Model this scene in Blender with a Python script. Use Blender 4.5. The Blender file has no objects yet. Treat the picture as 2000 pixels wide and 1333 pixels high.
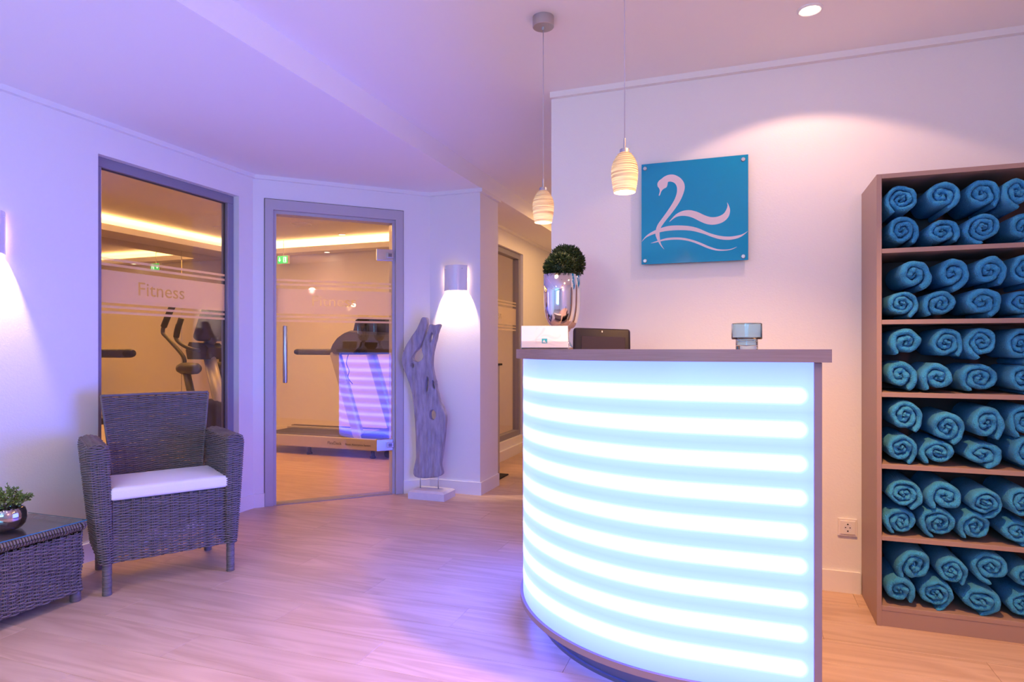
import bpy, bmesh, math, random
import numpy as np
from mathutils import Vector, Matrix, noise

random.seed(7)
rng = np.random.default_rng(7)
PI = math.pi
C = bpy.context.scene.collection
SC = bpy.context.scene

# ------------------------------------------------------------------ camera
F, HOR, CH = 1250.0, 682.0, 1.15
YAW = math.atan(450 / 1250.0)
CA, SA = math.cos(YAW), math.sin(YAW)
cam_d = bpy.data.cameras.new('camera')
cam = bpy.data.objects.new('camera', cam_d)
C.objects.link(cam)
cam.location = (0, 0, CH)
cam.rotation_euler = (PI / 2, 0, YAW)
cam_d.sensor_width = 36
cam_d.lens = F / 2000 * 36
cam_d.shift_y = 15.5 / 2000
cam_d.clip_start = 0.05
SC.camera = cam

# ------------------------------------------------------------------ view, world
SC.view_settings.view_transform = 'Standard'
SC.view_settings.look = 'None'
SC.view_settings.gamma = 1
SC.view_settings.use_curve_mapping = False
SC.view_settings.exposure = 0.0
try:
    SC.cycles.use_denoising = True
    SC.cycles.denoiser = 'OPENIMAGEDENOISE'
    SC.cycles.max_bounces = 10
    SC.cycles.diffuse_bounces = 6
    SC.cycles.transparent_max_bounces = 16
    SC.cycles.sample_clamp_indirect = 6
    SC.cycles.caustics_reflective = False
    SC.cycles.caustics_refractive = False
except Exception:
    pass
w = bpy.data.worlds.new('world')
SC.world = w
w.use_nodes = True
w.node_tree.nodes['Background'].inputs[0].default_value = (0.5, 0.4, 0.5, 1)
w.node_tree.nodes['Background'].inputs[1].default_value = 0.02


def light(name, kind, loc, energy, col, size=0.1, rot=(0, 0, 0), spot=None, blend=0.3, sy=None, spread=None):
    d = bpy.data.lights.new(name, kind)
    d.energy = energy
    d.color = col
    if kind == 'AREA':
        d.size = size
        if sy:
            d.shape = 'RECTANGLE'
            d.size_y = sy
        if spread:
            d.spread = spread
    else:
        d.shadow_soft_size = size
    if kind == 'SPOT':
        d.spot_size = math.radians(spot)
        d.spot_blend = blend
    o = bpy.data.objects.new(name, d)
    C.objects.link(o)
    o.location = loc
    o.rotation_euler = rot
    return o


WARM = (1.0, 0.55, 0.30)
PINK = (1.0, 0.55, 0.52)
# added fill lights outside the view, around and behind the camera
for x, y in ((-1.1, 0.9), (-1.1, -0.9), (-2.4, 0.2)):
    light('fill_spot', 'SPOT', (x, y, 2.38), 27, (1.0, 0.60, 0.58), 0.05, spot=150, blend=1.0)  # added pink fill, no fitting modelled
light('fill_spot', 'SPOT', (0.30, 2.0, 2.52), 225, (1.0, 0.52, 0.19), 0.05, rot=(0.24, 0.16, 0), spot=84, blend=0.8)  # added orange fill for the lower right wall and floor
light('fill_spot', 'SPOT', (-2.1, 0.75, 2.38), 82, (1.0, 0.64, 0.50), 0.05, spot=96, blend=0.9)  # added warm fill for the floor at lower left
light('blue_fill_rear', 'AREA', (-0.7, -1.9, 1.6), 74, (0.14, 0.55, 0.92), 2.0, rot=(PI / 2 + .42, 0, 0.85), sy=1.2)  # added blue fill, supplements the counter's glow
light('warm_fill_side', 'POINT', (0.85, 0.45, 2.05), 20, (1.0, 0.44, 0.36), 0.05)  # added warm fill for the right wall and high ceiling
# added area fills under the corridor and fitness room ceilings
light('corridor_fill', 'AREA', (-1.4, 6.6, 2.5), 20, (1.0, 0.56, 0.22), 0.6, sy=1.6)
light('fitness_fill', 'AREA', (-4.8, 4.6, 2.5), 92, (1.0, 0.45, 0.10), 1.6, sy=2.4)


# ------------------------------------------------------------------ projection helpers
def W(px, py, d):
    rr = (px - 1000) / F * d
    return Vector((rr * CA - d * SA, rr * SA + d * CA, CH - (py - HOR) / F * d))


def dX(px, X):
    k = (px - 1000) / F
    return X / (k * CA - SA)


def dY(px, Y):
    k = (px - 1000) / F
    return Y / (k * SA + CA)


def onX(px, py, X):
    return W(px, py, dX(px, X))


def onY(px, py, Y):
    return W(px, py, dY(px, Y))


def dZ(py, z):
    return (CH - z) * F / (py - HOR)


# ------------------------------------------------------------------ materials
def newmat(name):
    m = bpy.data.materials.new(name)
    m.use_nodes = True
    nt = m.node_tree
    return m, nt, nt.nodes['Principled BSDF'], nt.nodes['Material Output']


def nn(nt, t, **kw):
    n = nt.nodes.new(t)
    for k, v in kw.items():
        setattr(n, k, v)
    return n


def pmat(name, col, rough=0.5, metal=0.0, bump=0, bscale=100, var=0.0, vscale=5, coat=0, spec=0.5, coords='Object', stretch=(1, 1, 1), sheen=0):
    m, nt, b, out = newmat(name)
    b.inputs['Base Color'].default_value = (*col, 1)
    b.inputs['Roughness'].default_value = rough
    b.inputs['Metallic'].default_value = metal
    b.inputs['Coat Weight'].default_value = coat
    b.inputs['Specular IOR Level'].default_value = spec
    if sheen:
        b.inputs['Sheen Weight'].default_value = sheen
        b.inputs['Sheen Roughness'].default_value = 0.6
    tc = nn(nt, 'ShaderNodeTexCoord')
    mp = nn(nt, 'ShaderNodeMapping')
    mp.inputs['Scale'].default_value = stretch
    nt.links.new(tc.outputs[coords], mp.inputs[0])
    if var:
        nz = nn(nt, 'ShaderNodeTexNoise')
        nz.inputs['Scale'].default_value = vscale
        nz.inputs['Detail'].default_value = 5
        nt.links.new(mp.outputs[0], nz.inputs['Vector'])
        mx = nn(nt, 'ShaderNodeMix', data_type='RGBA')
        mx.inputs[6].default_value = (*[c * (1 - var) for c in col], 1)
        mx.inputs[7].default_value = (*[min(1, c * (1 + var)) for c in col], 1)
        nt.links.new(nz.outputs[0], mx.inputs[0])
        nt.links.new(mx.outputs[2], b.inputs['Base Color'])
    if bump:
        nb = nn(nt, 'ShaderNodeTexNoise')
        nb.inputs['Scale'].default_value = bscale
        nb.inputs['Detail'].default_value = 4
        nt.links.new(mp.outputs[0], nb.inputs['Vector'])
        bp = nn(nt, 'ShaderNodeBump')
        bp.inputs['Strength'].default_value = bump
        bp.inputs['Distance'].default_value = 0.009 if 'terry' in name else 0.004
        nt.links.new(nb.outputs[0], bp.inputs['Height'])
        nt.links.new(bp.outputs[0], b.inputs['Normal'])
    return m


def emis(name, col, s):
    m, nt, b, out = newmat(name)
    b.inputs['Base Color'].default_value = (*col, 1)
    b.inputs['Emission Color'].default_value = (*col, 1)
    b.inputs['Emission Strength'].default_value = s
    return m


def glass_mat(name, tint=(0.97, 0.98, 0.98), base=0.04, gloss=0.0):
    """clear pane: see-through with Schlick reflection"""
    m, nt, b, out = newmat(name)
    nt.nodes.remove(b)
    lw = nn(nt, 'ShaderNodeLayerWeight')
    lw.inputs['Blend'].default_value = 0.5
    pw = nn(nt, 'ShaderNodeMath', operation='POWER')
    pw.inputs[1].default_value = 5
    nt.links.new(lw.outputs['Facing'], pw.inputs[0])
    ma = nn(nt, 'ShaderNodeMath', operation='MULTIPLY_ADD')
    ma.inputs[1].default_value = 1 - base
    ma.inputs[2].default_value = base
    nt.links.new(pw.outputs[0], ma.inputs[0])
    tr = nn(nt, 'ShaderNodeBsdfTransparent')
    tr.inputs[0].default_value = (*tint, 1)
    gl = nn(nt, 'ShaderNodeBsdfGlossy')
    gl.inputs['Roughness'].default_value = gloss
    mx = nn(nt, 'ShaderNodeMixShader')
    nt.links.new(ma.outputs[0], mx.inputs[0])
    nt.links.new(tr.outputs[0], mx.inputs[1])
    nt.links.new(gl.outputs[0], mx.inputs[2])
    nt.links.new(mx.outputs[0], out.inputs[0])
    return m


def film_mat(name, col, opac):
    m, nt, b, out = newmat(name)
    nt.nodes.remove(b)
    tr = nn(nt, 'ShaderNodeBsdfTransparent')
    df = nn(nt, 'ShaderNodeBsdfDiffuse')
    df.inputs[0].default_value = (*col, 1)
    tl = nn(nt, 'ShaderNodeBsdfTranslucent')
    tl.inputs[0].default_value = (*col, 1)
    m1 = nn(nt, 'ShaderNodeMixShader')
    m1.inputs[0].default_value = 0.72
    nt.links.new(df.outputs[0], m1.inputs[1])
    nt.links.new(tl.outputs[0], m1.inputs[2])
    m2 = nn(nt, 'ShaderNodeMixShader')
    m2.inputs[0].default_value = opac
    nt.links.new(tr.outputs[0], m2.inputs[1])
    nt.links.new(m1.outputs[0], m2.inputs[2])
    nt.links.new(m2.outputs[0], out.inputs[0])
    return m


def wood_mat(name, dark, light_, stretch=(1.2, 14, 14), rough=0.42, scale=1.0, rand=True, fine=0.35):
    m, nt, b, out = newmat(name)
    tc = nn(nt, 'ShaderNodeTexCoord')
    vec = tc.outputs['Object']
    oi = nn(nt, 'ShaderNodeObjectInfo')
    if rand:
        ad = nn(nt, 'ShaderNodeVectorMath', operation='ADD')
        sc = nn(nt, 'ShaderNodeVectorMath', operation='SCALE')
        sc.inputs['Scale'].default_value = 37.0
        cb = nn(nt, 'ShaderNodeCombineXYZ')
        nt.links.new(oi.outputs['Random'], cb.inputs[0])
        nt.links.new(oi.outputs['Random'], cb.inputs[1])
        nt.links.new(oi.outputs['Random'], cb.inputs[2])
        nt.links.new(cb.outputs[0], sc.inputs[0])
        nt.links.new(tc.outputs['Object'], ad.inputs[0])
        nt.links.new(sc.outputs[0], ad.inputs[1])
        vec = ad.outputs[0]
    mp = nn(nt, 'ShaderNodeMapping')
    mp.inputs['Scale'].default_value = stretch
    nt.links.new(vec, mp.inputs[0])
    # broad cathedral figure
    n1 = nn(nt, 'ShaderNodeTexNoise')
    n1.inputs['Scale'].default_value = scale
    n1.inputs['Detail'].default_value = 2
    n1.inputs['Distortion'].default_value = 0.6
    nt.links.new(mp.outputs[0], n1.inputs['Vector'])
    mu = nn(nt, 'ShaderNodeMath', operation='MULTIPLY')
    mu.inputs[1].default_value = 9.0
    nt.links.new(n1.outputs[0], mu.inputs[0])
    fr = nn(nt, 'ShaderNodeMath', operation='PINGPONG')
    fr.inputs[1].default_value = 1.0
    nt.links.new(mu.outputs[0], fr.inputs[0])
    # fine fibres
    mp2 = nn(nt, 'ShaderNodeMapping')
    mp2.inputs['Scale'].default_value = (stretch[0] * 3, stretch[1] * 14, stretch[2] * 14)
    nt.links.new(vec, mp2.inputs[0])
    n2 = nn(nt, 'ShaderNodeTexNoise')
    n2.inputs['Scale'].default_value = scale
    n2.inputs['Detail'].default_value = 5
    nt.links.new(mp2.outputs[0], n2.inputs['Vector'])
    mxf = nn(nt, 'ShaderNodeMix', data_type='FLOAT')
    mxf.inputs[0].default_value = 1 - fine
    nt.links.new(n2.outputs[0], mxf.inputs[2])
    nt.links.new(fr.outputs[0], mxf.inputs[3])
    mx = nn(nt, 'ShaderNodeMix', data_type='RGBA')
    mx.inputs[6].default_value = (*dark, 1)
    mx.inputs[7].default_value = (*light_, 1)
    nt.links.new(mxf.outputs[0], mx.inputs[0])
    hs = nn(nt, 'ShaderNodeHueSaturation')
    if rand:
        mr = nn(nt, 'ShaderNodeMapRange')
        mr.inputs['To Min'].default_value = 0.93
        mr.inputs['To Max'].default_value = 1.06
        nt.links.new(oi.outputs['Random'], mr.inputs[0])
        nt.links.new(mr.outputs[0], hs.inputs['Value'])
    nt.links.new(mx.outputs[2], hs.inputs['Color'])
    nt.links.new(hs.outputs[0], b.inputs['Base Color'])
    b.inputs['Roughness'].default_value = rough
    bp = nn(nt, 'ShaderNodeBump')
    bp.inputs['Strength'].default_value = 0.12
    bp.inputs['Distance'].default_value = 0.002
    nt.links.new(n2.outputs[0], bp.inputs['Height'])
    nt.links.new(bp.outputs[0], b.inputs['Normal'])
    return m


M = {}
M['wall'] = pmat('wall_paint', (0.84, 0.82, 0.81), 0.85, bump=0.16, bscale=120, spec=0.2)
M['ceiling'] = pmat('ceiling_paint', (0.90, 0.88, 0.87), 0.9, spec=0.2)
M['trim'] = pmat('white_trim', (0.85, 0.83, 0.82), 0.4)
M['floor'] = wood_mat('oak_plank', (0.50, 0.325, 0.22), (0.67, 0.475, 0.345), stretch=(1.0, 9, 9), rough=0.38)
M['joint'] = pmat('floor_base', (0.16, 0.10, 0.07), 0.8)
M['frame'] = pmat('grey_door_frame', (0.48, 0.45, 0.48), 0.38)
M['frame_dark'] = pmat('window_frame_grey', (0.25, 0.24, 0.31), 0.35)
M['seal'] = pmat('dark_rubber_seal', (0.05, 0.045, 0.05), 0.6)
M['glass'] = glass_mat('clear_glass', base=0.055)
M['film'] = film_mat('frosted_film', (0.88, 0.82, 0.84), 0.74)
M['mirror'] = pmat('mirror_glass', (0.74, 0.70, 0.66), 0.02, 1.0)
M['steel'] = pmat('brushed_steel', (0.55, 0.55, 0.58), 0.28, 1.0, bump=0.05, bscale=300)
M['chrome'] = pmat('polished_chrome', (0.80, 0.78, 0.78), 0.06, 1.0)
M['chrome_dark'] = pmat('smoked_chrome', (0.50, 0.44, 0.44), 0.08, 1.0)
M['alu'] = pmat('matt_aluminium', (0.50, 0.49, 0.50), 0.4, 0.9)
M['wicker'] = pmat('grey_wicker', (0.155, 0.122, 0.115), 0.48, var=0.75, vscale=7, stretch=(1, 1, 26))
M['wicker_core'] = pmat('dark_wicker_core', (0.085, 0.065, 0.06), 0.7)
M['cushion'] = pmat('white_cushion_cotton', (0.86, 0.82, 0.80), 0.9, bump=0.2, bscale=260, sheen=0.3)
M['towel'] = pmat('turquoise_terry', (0.046, 0.36, 0.68), 0.95, bump=1.0, bscale=210, var=0.16, vscale=45, sheen=0.12, spec=0.05)
M['shelf'] = pmat('taupe_laminate', (0.38, 0.245, 0.195), 0.45, bump=0.05, bscale=400)
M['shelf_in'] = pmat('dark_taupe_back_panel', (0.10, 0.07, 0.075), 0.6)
M['top'] = wood_mat('greyed_oak_worktop', (0.24, 0.155, 0.155), (0.43, 0.30, 0.29), stretch=(2.0, 2.0, 60), rough=0.4, rand=False, fine=0.8)
M['counter_side'] = pmat('mauve_grey_laminate', (0.36, 0.25, 0.26), 0.5)
M['plinth'] = pmat('dark_metal_plinth', (0.20, 0.19, 0.22), 0.35, 0.5)
M['black'] = pmat('black_plastic', (0.012, 0.009, 0.018), 0.5, spec=0.2)
M['black_mat'] = pmat('dark_grey_housing', (0.055, 0.05, 0.055), 0.45)
M['screen'] = pmat('matt_dark_screen', (0.022, 0.013, 0.028), 0.5, spec=0.2)
M['belt'] = pmat('treadmill_belt_rubber', (0.06, 0.055, 0.055), 0.6, bump=0.3, bscale=500)
M['silver'] = pmat('silver_grey_paint', (0.50, 0.47, 0.45), 0.35, 0.3)
M['white_plastic'] = pmat('white_plastic', (0.82, 0.78, 0.76), 0.3)
M['ceramic'] = pmat('white_glazed_ceramic', (0.85, 0.84, 0.86), 0.18, coat=0.5)
M['sign'] = pmat('turquoise_sign_print', (0.0, 0.27, 0.50), 0.15, coat=0.35, spec=0.3)
M['logo'] = pmat('pale_logo_film', (0.66, 0.56, 0.63), 0.35)
M['card'] = pmat('white_card', (0.86, 0.84, 0.86), 0.5)
M['card_print'] = pmat('pale_grey_print', (0.79, 0.765, 0.79), 0.5)
M['teal_print'] = pmat('teal_print', (0.02, 0.38, 0.48), 0.5)
M['acrylic'] = glass_mat('clear_acrylic', (0.93, 0.93, 0.95), 0.06)
M['hole'] = pmat('dark_recess', (0.01, 0.008, 0.008), 0.8)
M['ink'] = pmat('black_ink', (0.02, 0.02, 0.02), 0.6)
M['leaf_dark'] = pmat('dark_green_leaf', (0.020, 0.040, 0.012), 0.5, var=0.6, vscale=60)
M['leaf'] = pmat('fresh_green_leaf', (0.16, 0.23, 0.045), 0.45, var=0.6, vscale=90)
M['stem'] = pmat('brown_stem', (0.10, 0.07, 0.04), 0.7)
M['driftwood'] = pmat('bleached_driftwood', (0.36, 0.335, 0.39), 0.8, bump=1.0, bscale=30, var=0.62, vscale=9, stretch=(5, 5, 1.0))
M['stone'] = pmat('white_stone_base', (0.74, 0.72, 0.74), 0.6, bump=0.3, bscale=60, var=0.08, vscale=30)
M['cable'] = pmat('pale_cable', (0.55, 0.48, 0.55), 0.5)
M['cable_dark'] = pmat('black_cable', (0.02, 0.02, 0.02), 0.5)
M['cove'] = emis('cove_led', (1.0, 0.58, 0.20), 26)
M['bulb'] = emis('warm_bulb', (1.0, 0.80, 0.55), 14)
M['spot_lens'] = emis('spot_lens', (1.0, 0.80, 0.62), 18)
M['sconce_led'] = emis('sconce_led', (1.0, 0.72, 0.45), 30)
M['small_lens'] = emis('fitness_spot_lens', (1.0, 0.8, 0.55), 6)
M['exit_green'] = emis('exit_sign_green', (0.03, 0.55, 0.10), 1.2)
M['exit_white'] = emis('exit_sign_white', (0.8, 1.0, 0.85), 1.2)
M['edge_glass'] = pmat('green_glass_edge', (0.01, 0.16, 0.20), 0.15, coat=1)


def blue_glass():
    m, nt, b, out = newmat('blue_tinted_glass')
    b.inputs['Base Color'].default_value = (0.66, 0.87, 0.95, 1)
    b.inputs['Roughness'].default_value = 0.02
    b.inputs['Transmission Weight'].default_value = 1
    b.inputs['IOR'].default_value = 1.45
    return m


M['blue_glass'] = blue_glass()


def shade_mat():
    m, nt, b, out = newmat('glowing_layered_shade')
    tc = nn(nt, 'ShaderNodeTexCoord')
    sp = nn(nt, 'ShaderNodeSeparateXYZ')
    nt.links.new(tc.outputs['Object'], sp.inputs[0])
    nz = nn(nt, 'ShaderNodeTexNoise')
    nz.inputs['Scale'].default_value = 1.0
    nz.inputs['Detail'].default_value = 3
    mp = nn(nt, 'ShaderNodeMapping')
    mp.inputs['Scale'].default_value = (6, 6, 190)
    nt.links.new(tc.outputs['Object'], mp.inputs[0])
    nt.links.new(mp.outputs[0], nz.inputs['Vector'])
    cr = nn(nt, 'ShaderNodeValToRGB')
    cr.color_ramp.elements[0].position = 0.36
    cr.color_ramp.elements[0].color = (0.30, 0.12, 0.035, 1)
    cr.color_ramp.elements[1].position = 0.60
    cr.color_ramp.elements[1].color = (1.0, 0.68, 0.34, 1)
    nt.links.new(nz.outputs[0], cr.inputs[0])
    # brighter low, where the bulb sits (z in object space, 0 at the lower rim)
    mr = nn(nt, 'ShaderNodeMapRange')
    mr.inputs['From Min'].default_value = 0.0
    mr.inputs['From Max'].default_value = 0.135
    mr.inputs['To Min'].default_value = 1.15
    mr.inputs['To Max'].default_value = 0.22
    nt.links.new(sp.outputs[2], mr.inputs[0])
    b.inputs['Base Color'].default_value = (0.6, 0.42, 0.25, 1)
    b.inputs['Roughness'].default_value = 0.6
    nt.links.new(cr.outputs[0], b.inputs['Emission Color'])
    nt.links.new(mr.outputs[0], b.inputs['Emission Strength'])
    return m


M['shade'] = shade_mat()

# lit counter front: nine LED rows behind an opal panel
STRIPS = [1.0115 - 0.1007 * k for k in range(9)]


def panel_mat(umax):
    m, nt, b, out = newmat('backlit_opal_panel')
    uv = nn(nt, 'ShaderNodeUVMap')
    sp = nn(nt, 'ShaderNodeSeparateXYZ')
    nt.links.new(uv.outputs[0], sp.inputs[0])

    def math_(op, a, b_=None, c=None):
        n = nn(nt, 'ShaderNodeMath', operation=op)
        for i, v in enumerate((a, b_, c)):
            if v is None:
                continue
            if isinstance(v, (int, float)):
                n.inputs[i].default_value = v
            else:
                nt.links.new(v, n.inputs[i])
        return n.outputs[0]
    u, z = sp.outputs[0], sp.outputs[1]
    # nearest LED row
    idx = math_('DIVIDE', math_('SUBTRACT', STRIPS[0], z), 0.1007)
    idr = math_('MINIMUM', math_('MAXIMUM', math_('ROUND', idx), 0), 8)
    dz = math_('MULTIPLY', math_('SUBTRACT', idx, idr), 0.1007)
    du = math_('MAXIMUM', math_('SUBTRACT', 0.042, u), 0)       # LED rows stop short of the end
    dist = math_('SQRT', math_('ADD', math_('MULTIPLY', dz, dz), math_('MULTIPLY', du, du)))
    near = math_('MAXIMUM', math_('SUBTRACT', 1.0, math_('MULTIPLY', math_('MULTIPLY', dist, dist), 1 / 0.031 ** 2)), 0)
    core = math_('POWER', near, 2.0)
    halo = math_('POWER', 2.718, math_('MULTIPLY', math_('MULTIPLY', dist, dist), -1 / (2 * 0.046 ** 2)))
    # single diodes show as faint beads
    bead = math_('MULTIPLY_ADD', math_('COSINE', math_('MULTIPLY', u, 2 * PI / 0.0165)), 0.05, 0.95)
    core = math_('MULTIPLY', core, bead)

    def chan(base, h, c):
        return math_('ADD', base, math_('ADD', math_('MULTIPLY', halo, h), math_('MULTIPLY', core, c)))
    cb = nn(nt, 'ShaderNodeCombineXYZ')
    nt.links.new(chan(0.37, 0.20, 1.6), cb.inputs[0])
    nt.links.new(chan(0.55, 0.36, 2.4), cb.inputs[1])
    nt.links.new(chan(*PANEL_BLUE), cb.inputs[2])
    b.inputs['Base Color'].default_value = (0.07, 0.07, 0.08, 1)
    b.inputs['Roughness'].default_value = 0.3
    nt.links.new(cb.outputs[0], b.inputs['Emission Color'])
    b.inputs['Emission Strength'].default_value = 1.0
    return m


PANEL_BLUE = (2.0, 12.0, 8.0)


# ------------------------------------------------------------------ mesh builder
class MB:
    def __init__(s):
        s.v = []
        s.f = []

    def add(s, vs, fs):
        o = len(s.v)
        s.v += [tuple(p) for p in vs]
        s.f += [tuple(i + o for i in q) for q in fs]
        return s

    def box(s, x0, x1, y0, y1, z0, z1, mat=None):
        vs = [Vector((x, y, z)) for z in (z0, z1) for y in (y0, y1) for x in (x0, x1)]
        if mat is not None:
            vs = [mat @ p for p in vs]
        return s.add(vs, [(0, 2, 3, 1), (4, 5, 7, 6), (0, 1, 5, 4), (2, 6, 7, 3), (0, 4, 6, 2), (1, 3, 7, 5)])

    def rbox(s, x0, x1, y0, y1, z0, z1, r=0.005, seg=2, mat=None):
        bm = bmesh.new()
        bmesh.ops.create_cube(bm, size=1)
        for q in bm.verts:
            q.co = Vector(((x0 + x1) / 2 + q.co.x * (x1 - x0), (y0 + y1) / 2 + q.co.y * (y1 - y0), (z0 + z1) / 2 + q.co.z * (z1 - z0)))
        bmesh.ops.bevel(bm, geom=bm.edges[:], offset=r, segments=seg, affect='EDGES', profile=0.5)
        bm.verts.index_update()
        vs = [(mat @ q.co if mat is not None else q.co.copy()) for q in bm.verts]
        fs = [[q.index for q in f.verts] for f in bm.faces]
        bm.free()
        return s.add(vs, fs)

    def prism(s, poly, z0, z1):
        n = len(poly)
        vs = [(x, y, z0) for x, y in poly] + [(x, y, z1) for x, y in poly]
        fs = [tuple(range(n))[::-1], tuple(range(n, 2 * n))]
        fs += [(i, (i + 1) % n, n + (i + 1) % n, n + i) for i in range(n)]
        return s.add(vs, fs)

    def lathe(s, prof, c=(0, 0, 0), n=32, cap=True, mat=None):
        vs, fs = [], []
        for r, z in prof:
            for k in range(n):
                a = 2 * PI * k / n
                p = Vector((c[0] + r * math.cos(a), c[1] + r * math.sin(a), c[2] + z))
                vs.append(mat @ p if mat is not None else p)
        for i in range(len(prof) - 1):
            for k in range(n):
                k2 = (k + 1) % n
                fs.append((i * n + k, i * n + k2, (i + 1) * n + k2, (i + 1) * n + k))
        if cap:
            fs.append(tuple(range(n))[::-1])
            fs.append(tuple(range((len(prof) - 1) * n, len(prof) * n)))
        return s.add(vs, fs)

    def tube(s, pts, r, n=10, cap=True):
        pts = [Vector(p) for p in pts]
        rs = r if isinstance(r, (list, tuple)) else [r] * len(pts)
        vs, fs = [], []
        prev = None
        for i, p in enumerate(pts):
            t = (pts[min(i + 1, len(pts) - 1)] - pts[max(i - 1, 0)]).normalized()
            if prev is None:
                a = Vector((0, 0, 1)) if abs(t.z) < 0.9 else Vector((1, 0, 0))
                u = t.cross(a).normalized()
            else:
                u = (prev - t * prev.dot(t)).normalized()
            prev = u
            v = t.cross(u)
            for k in range(n):
                an = 2 * PI * k / n
                vs.append(p + (u * math.cos(an) + v * math.sin(an)) * rs[i])
        for i in range(len(pts) - 1):
            for k in range(n):
                k2 = (k + 1) % n
                fs.append((i * n + k, i * n + k2, (i + 1) * n + k2, (i + 1) * n + k))
        if cap:
            fs.append(tuple(range(n))[::-1])
            fs.append(tuple(range((len(pts) - 1) * n, len(pts) * n)))
        return s.add(vs, fs)


def link(o, parent=None):
    C.objects.link(o)
    if parent is not None:
        o.parent = parent
    return o


def obj(name, mb, mat, parent=None, smooth=False, loc=None, rot=None, auto=None):
    me = bpy.data.meshes.new(name)
    me.from_pydata([tuple(p) for p in mb.v], [], mb.f)
    me.materials.append(mat)
    if smooth or auto:
        me.polygons.foreach_set('use_smooth', [True] * len(me.polygons))
    me.update()
    if auto:
        me.set_sharp_from_angle(angle=math.radians(auto))
    o = bpy.data.objects.new(name, me)
    if loc is not None:
        o.location = loc
    if rot is not None:
        o.rotation_euler = rot
    return link(o, parent)


def npobj(name, V, Q, mat, parent=None, smooth=True):
    """numpy mesh of quads"""
    me = bpy.data.meshes.new(name)
    me.vertices.add(len(V))
    me.vertices.foreach_set('co', V.astype(np.float32).ravel())
    nq = len(Q)
    me.loops.add(nq * 4)
    me.loops.foreach_set('vertex_index', Q.astype(np.int32).ravel())
    me.polygons.add(nq)
    me.polygons.foreach_set('loop_start', np.arange(0, nq * 4, 4, dtype=np.int32))
    me.polygons.foreach_set('loop_total', np.full(nq, 4, dtype=np.int32))
    me.polygons.foreach_set('use_smooth', np.full(nq, smooth))
    me.materials.append(mat)
    me.update(calc_edges=True)
    me.validate()
    return link(bpy.data.objects.new(name, me), parent)


def thing(name, label, cat, loc=(0, 0, 0), rz=0, group=None):
    o = bpy.data.objects.new(name, None)
    o.empty_display_size = 0.1
    o.location = loc
    o.rotation_euler = (0, 0, rz)
    o['label'] = label
    o['category'] = cat
    if group:
        o['group'] = group
    return link(o)


def tag(o, label, cat, group=None):
    o['label'] = label
    o['category'] = cat
    if group:
        o['group'] = group
    return o


def struct(name, mb, mat, parent=None, **k):
    o = obj(name, mb, mat, parent, **k)
    if parent is None:
        o['kind'] = 'structure'
    return o


def arc(n, a0, a1, cx, cy, r):
    return [(cx + r * math.cos(a0 + (a1 - a0) * i / n), cy + r * math.sin(a0 + (a1 - a0) * i / n)) for i in range(n + 1)]


def spline(pts, n=8, closed=True):
    """Catmull-Rom through 2-D or 3-D points"""
    P = [np.array(p, float) for p in pts]
    out = []
    N = len(P)
    for i in range(N if closed else N - 1):
        if closed:
            p0, p1, p2, p3 = P[(i - 1) % N], P[i], P[(i + 1) % N], P[(i + 2) % N]
        else:
            p0, p1, p2, p3 = P[max(i - 1, 0)], P[i], P[i + 1], P[min(i + 2, N - 1)]
        for k in range(n):
            t = k / n
            out.append(0.5 * ((2 * p1) + (-p0 + p2) * t + (2 * p0 - 5 * p1 + 4 * p2 - p3) * t * t + (-p0 + 3 * p1 - 3 * p2 + p3) * t ** 3))
    if not closed:
        out.append(P[-1])
    return [tuple(p) for p in out]


# ------------------------------------------------------------------ the room
XL, YS, XR, YB, YE = -3.33, 3.38, 1.22, -3.0, 9.0       # left wall, sign wall, right wall, rear wall, corridor end
ZL, ZH, ZF = 2.41, 2.55, 2.57                          # low ceiling, high ceiling, fitness ceiling
XSTEP = -1.925
c1 = Vector((XL, 3.72, 0))
c2 = Vector((-2.38, 4.65, 0))
XC = -2.34                                               # corridor wall
FX, FY = -6.77, 7.12                                     # fitness room mirror wall, far wall
ddir = (c2 - c1).normalized()
dn = Vector((ddir.y, -ddir.x, 0))                        # towards the lobby
DROT = math.atan2(ddir.y, ddir.x)
DM = Matrix.Translation(c1) @ Matrix.Rotation(DROT, 4, 'Z')   # local x along the door wall, local -y into the lobby


def tdoor(px):
    k = (px - 1000) / F
    a, b = k * CA - SA, k * SA + CA
    # point d*(a,b) = c1 + t*ddir
    A = np.array([[a, -ddir.x], [b, -ddir.y]])
    d, t = np.linalg.solve(A, np.array([c1.x, c1.y]))
    return t, d


# floor base and planks
floor = struct('floor', MB().box(-6.9, XR + 0.12, YB - 0.1, YE + 0.1, -0.12, -0.008), M['joint'])
PW, PL = 0.20, 1.26


def plank_mesh():
    bm = bmesh.new()
    bmesh.ops.create_cube(bm, size=1)
    for q in bm.verts:
        q.co = Vector((q.co.x * (PL - 0.0008), q.co.y * (PW - 0.0010), -0.004 + q.co.z * 0.008))
    top = [e for e in bm.edges if all(v.co.z > -0.002 for v in e.verts)]
    bmesh.ops.bevel(bm, geom=top, offset=0.0007, segments=1, affect='EDGES')
    me = bpy.data.meshes.new('floor_plank')
    bm.to_mesh(me)
    bm.free()
    me.materials.append(M['floor'])
    return me


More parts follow.
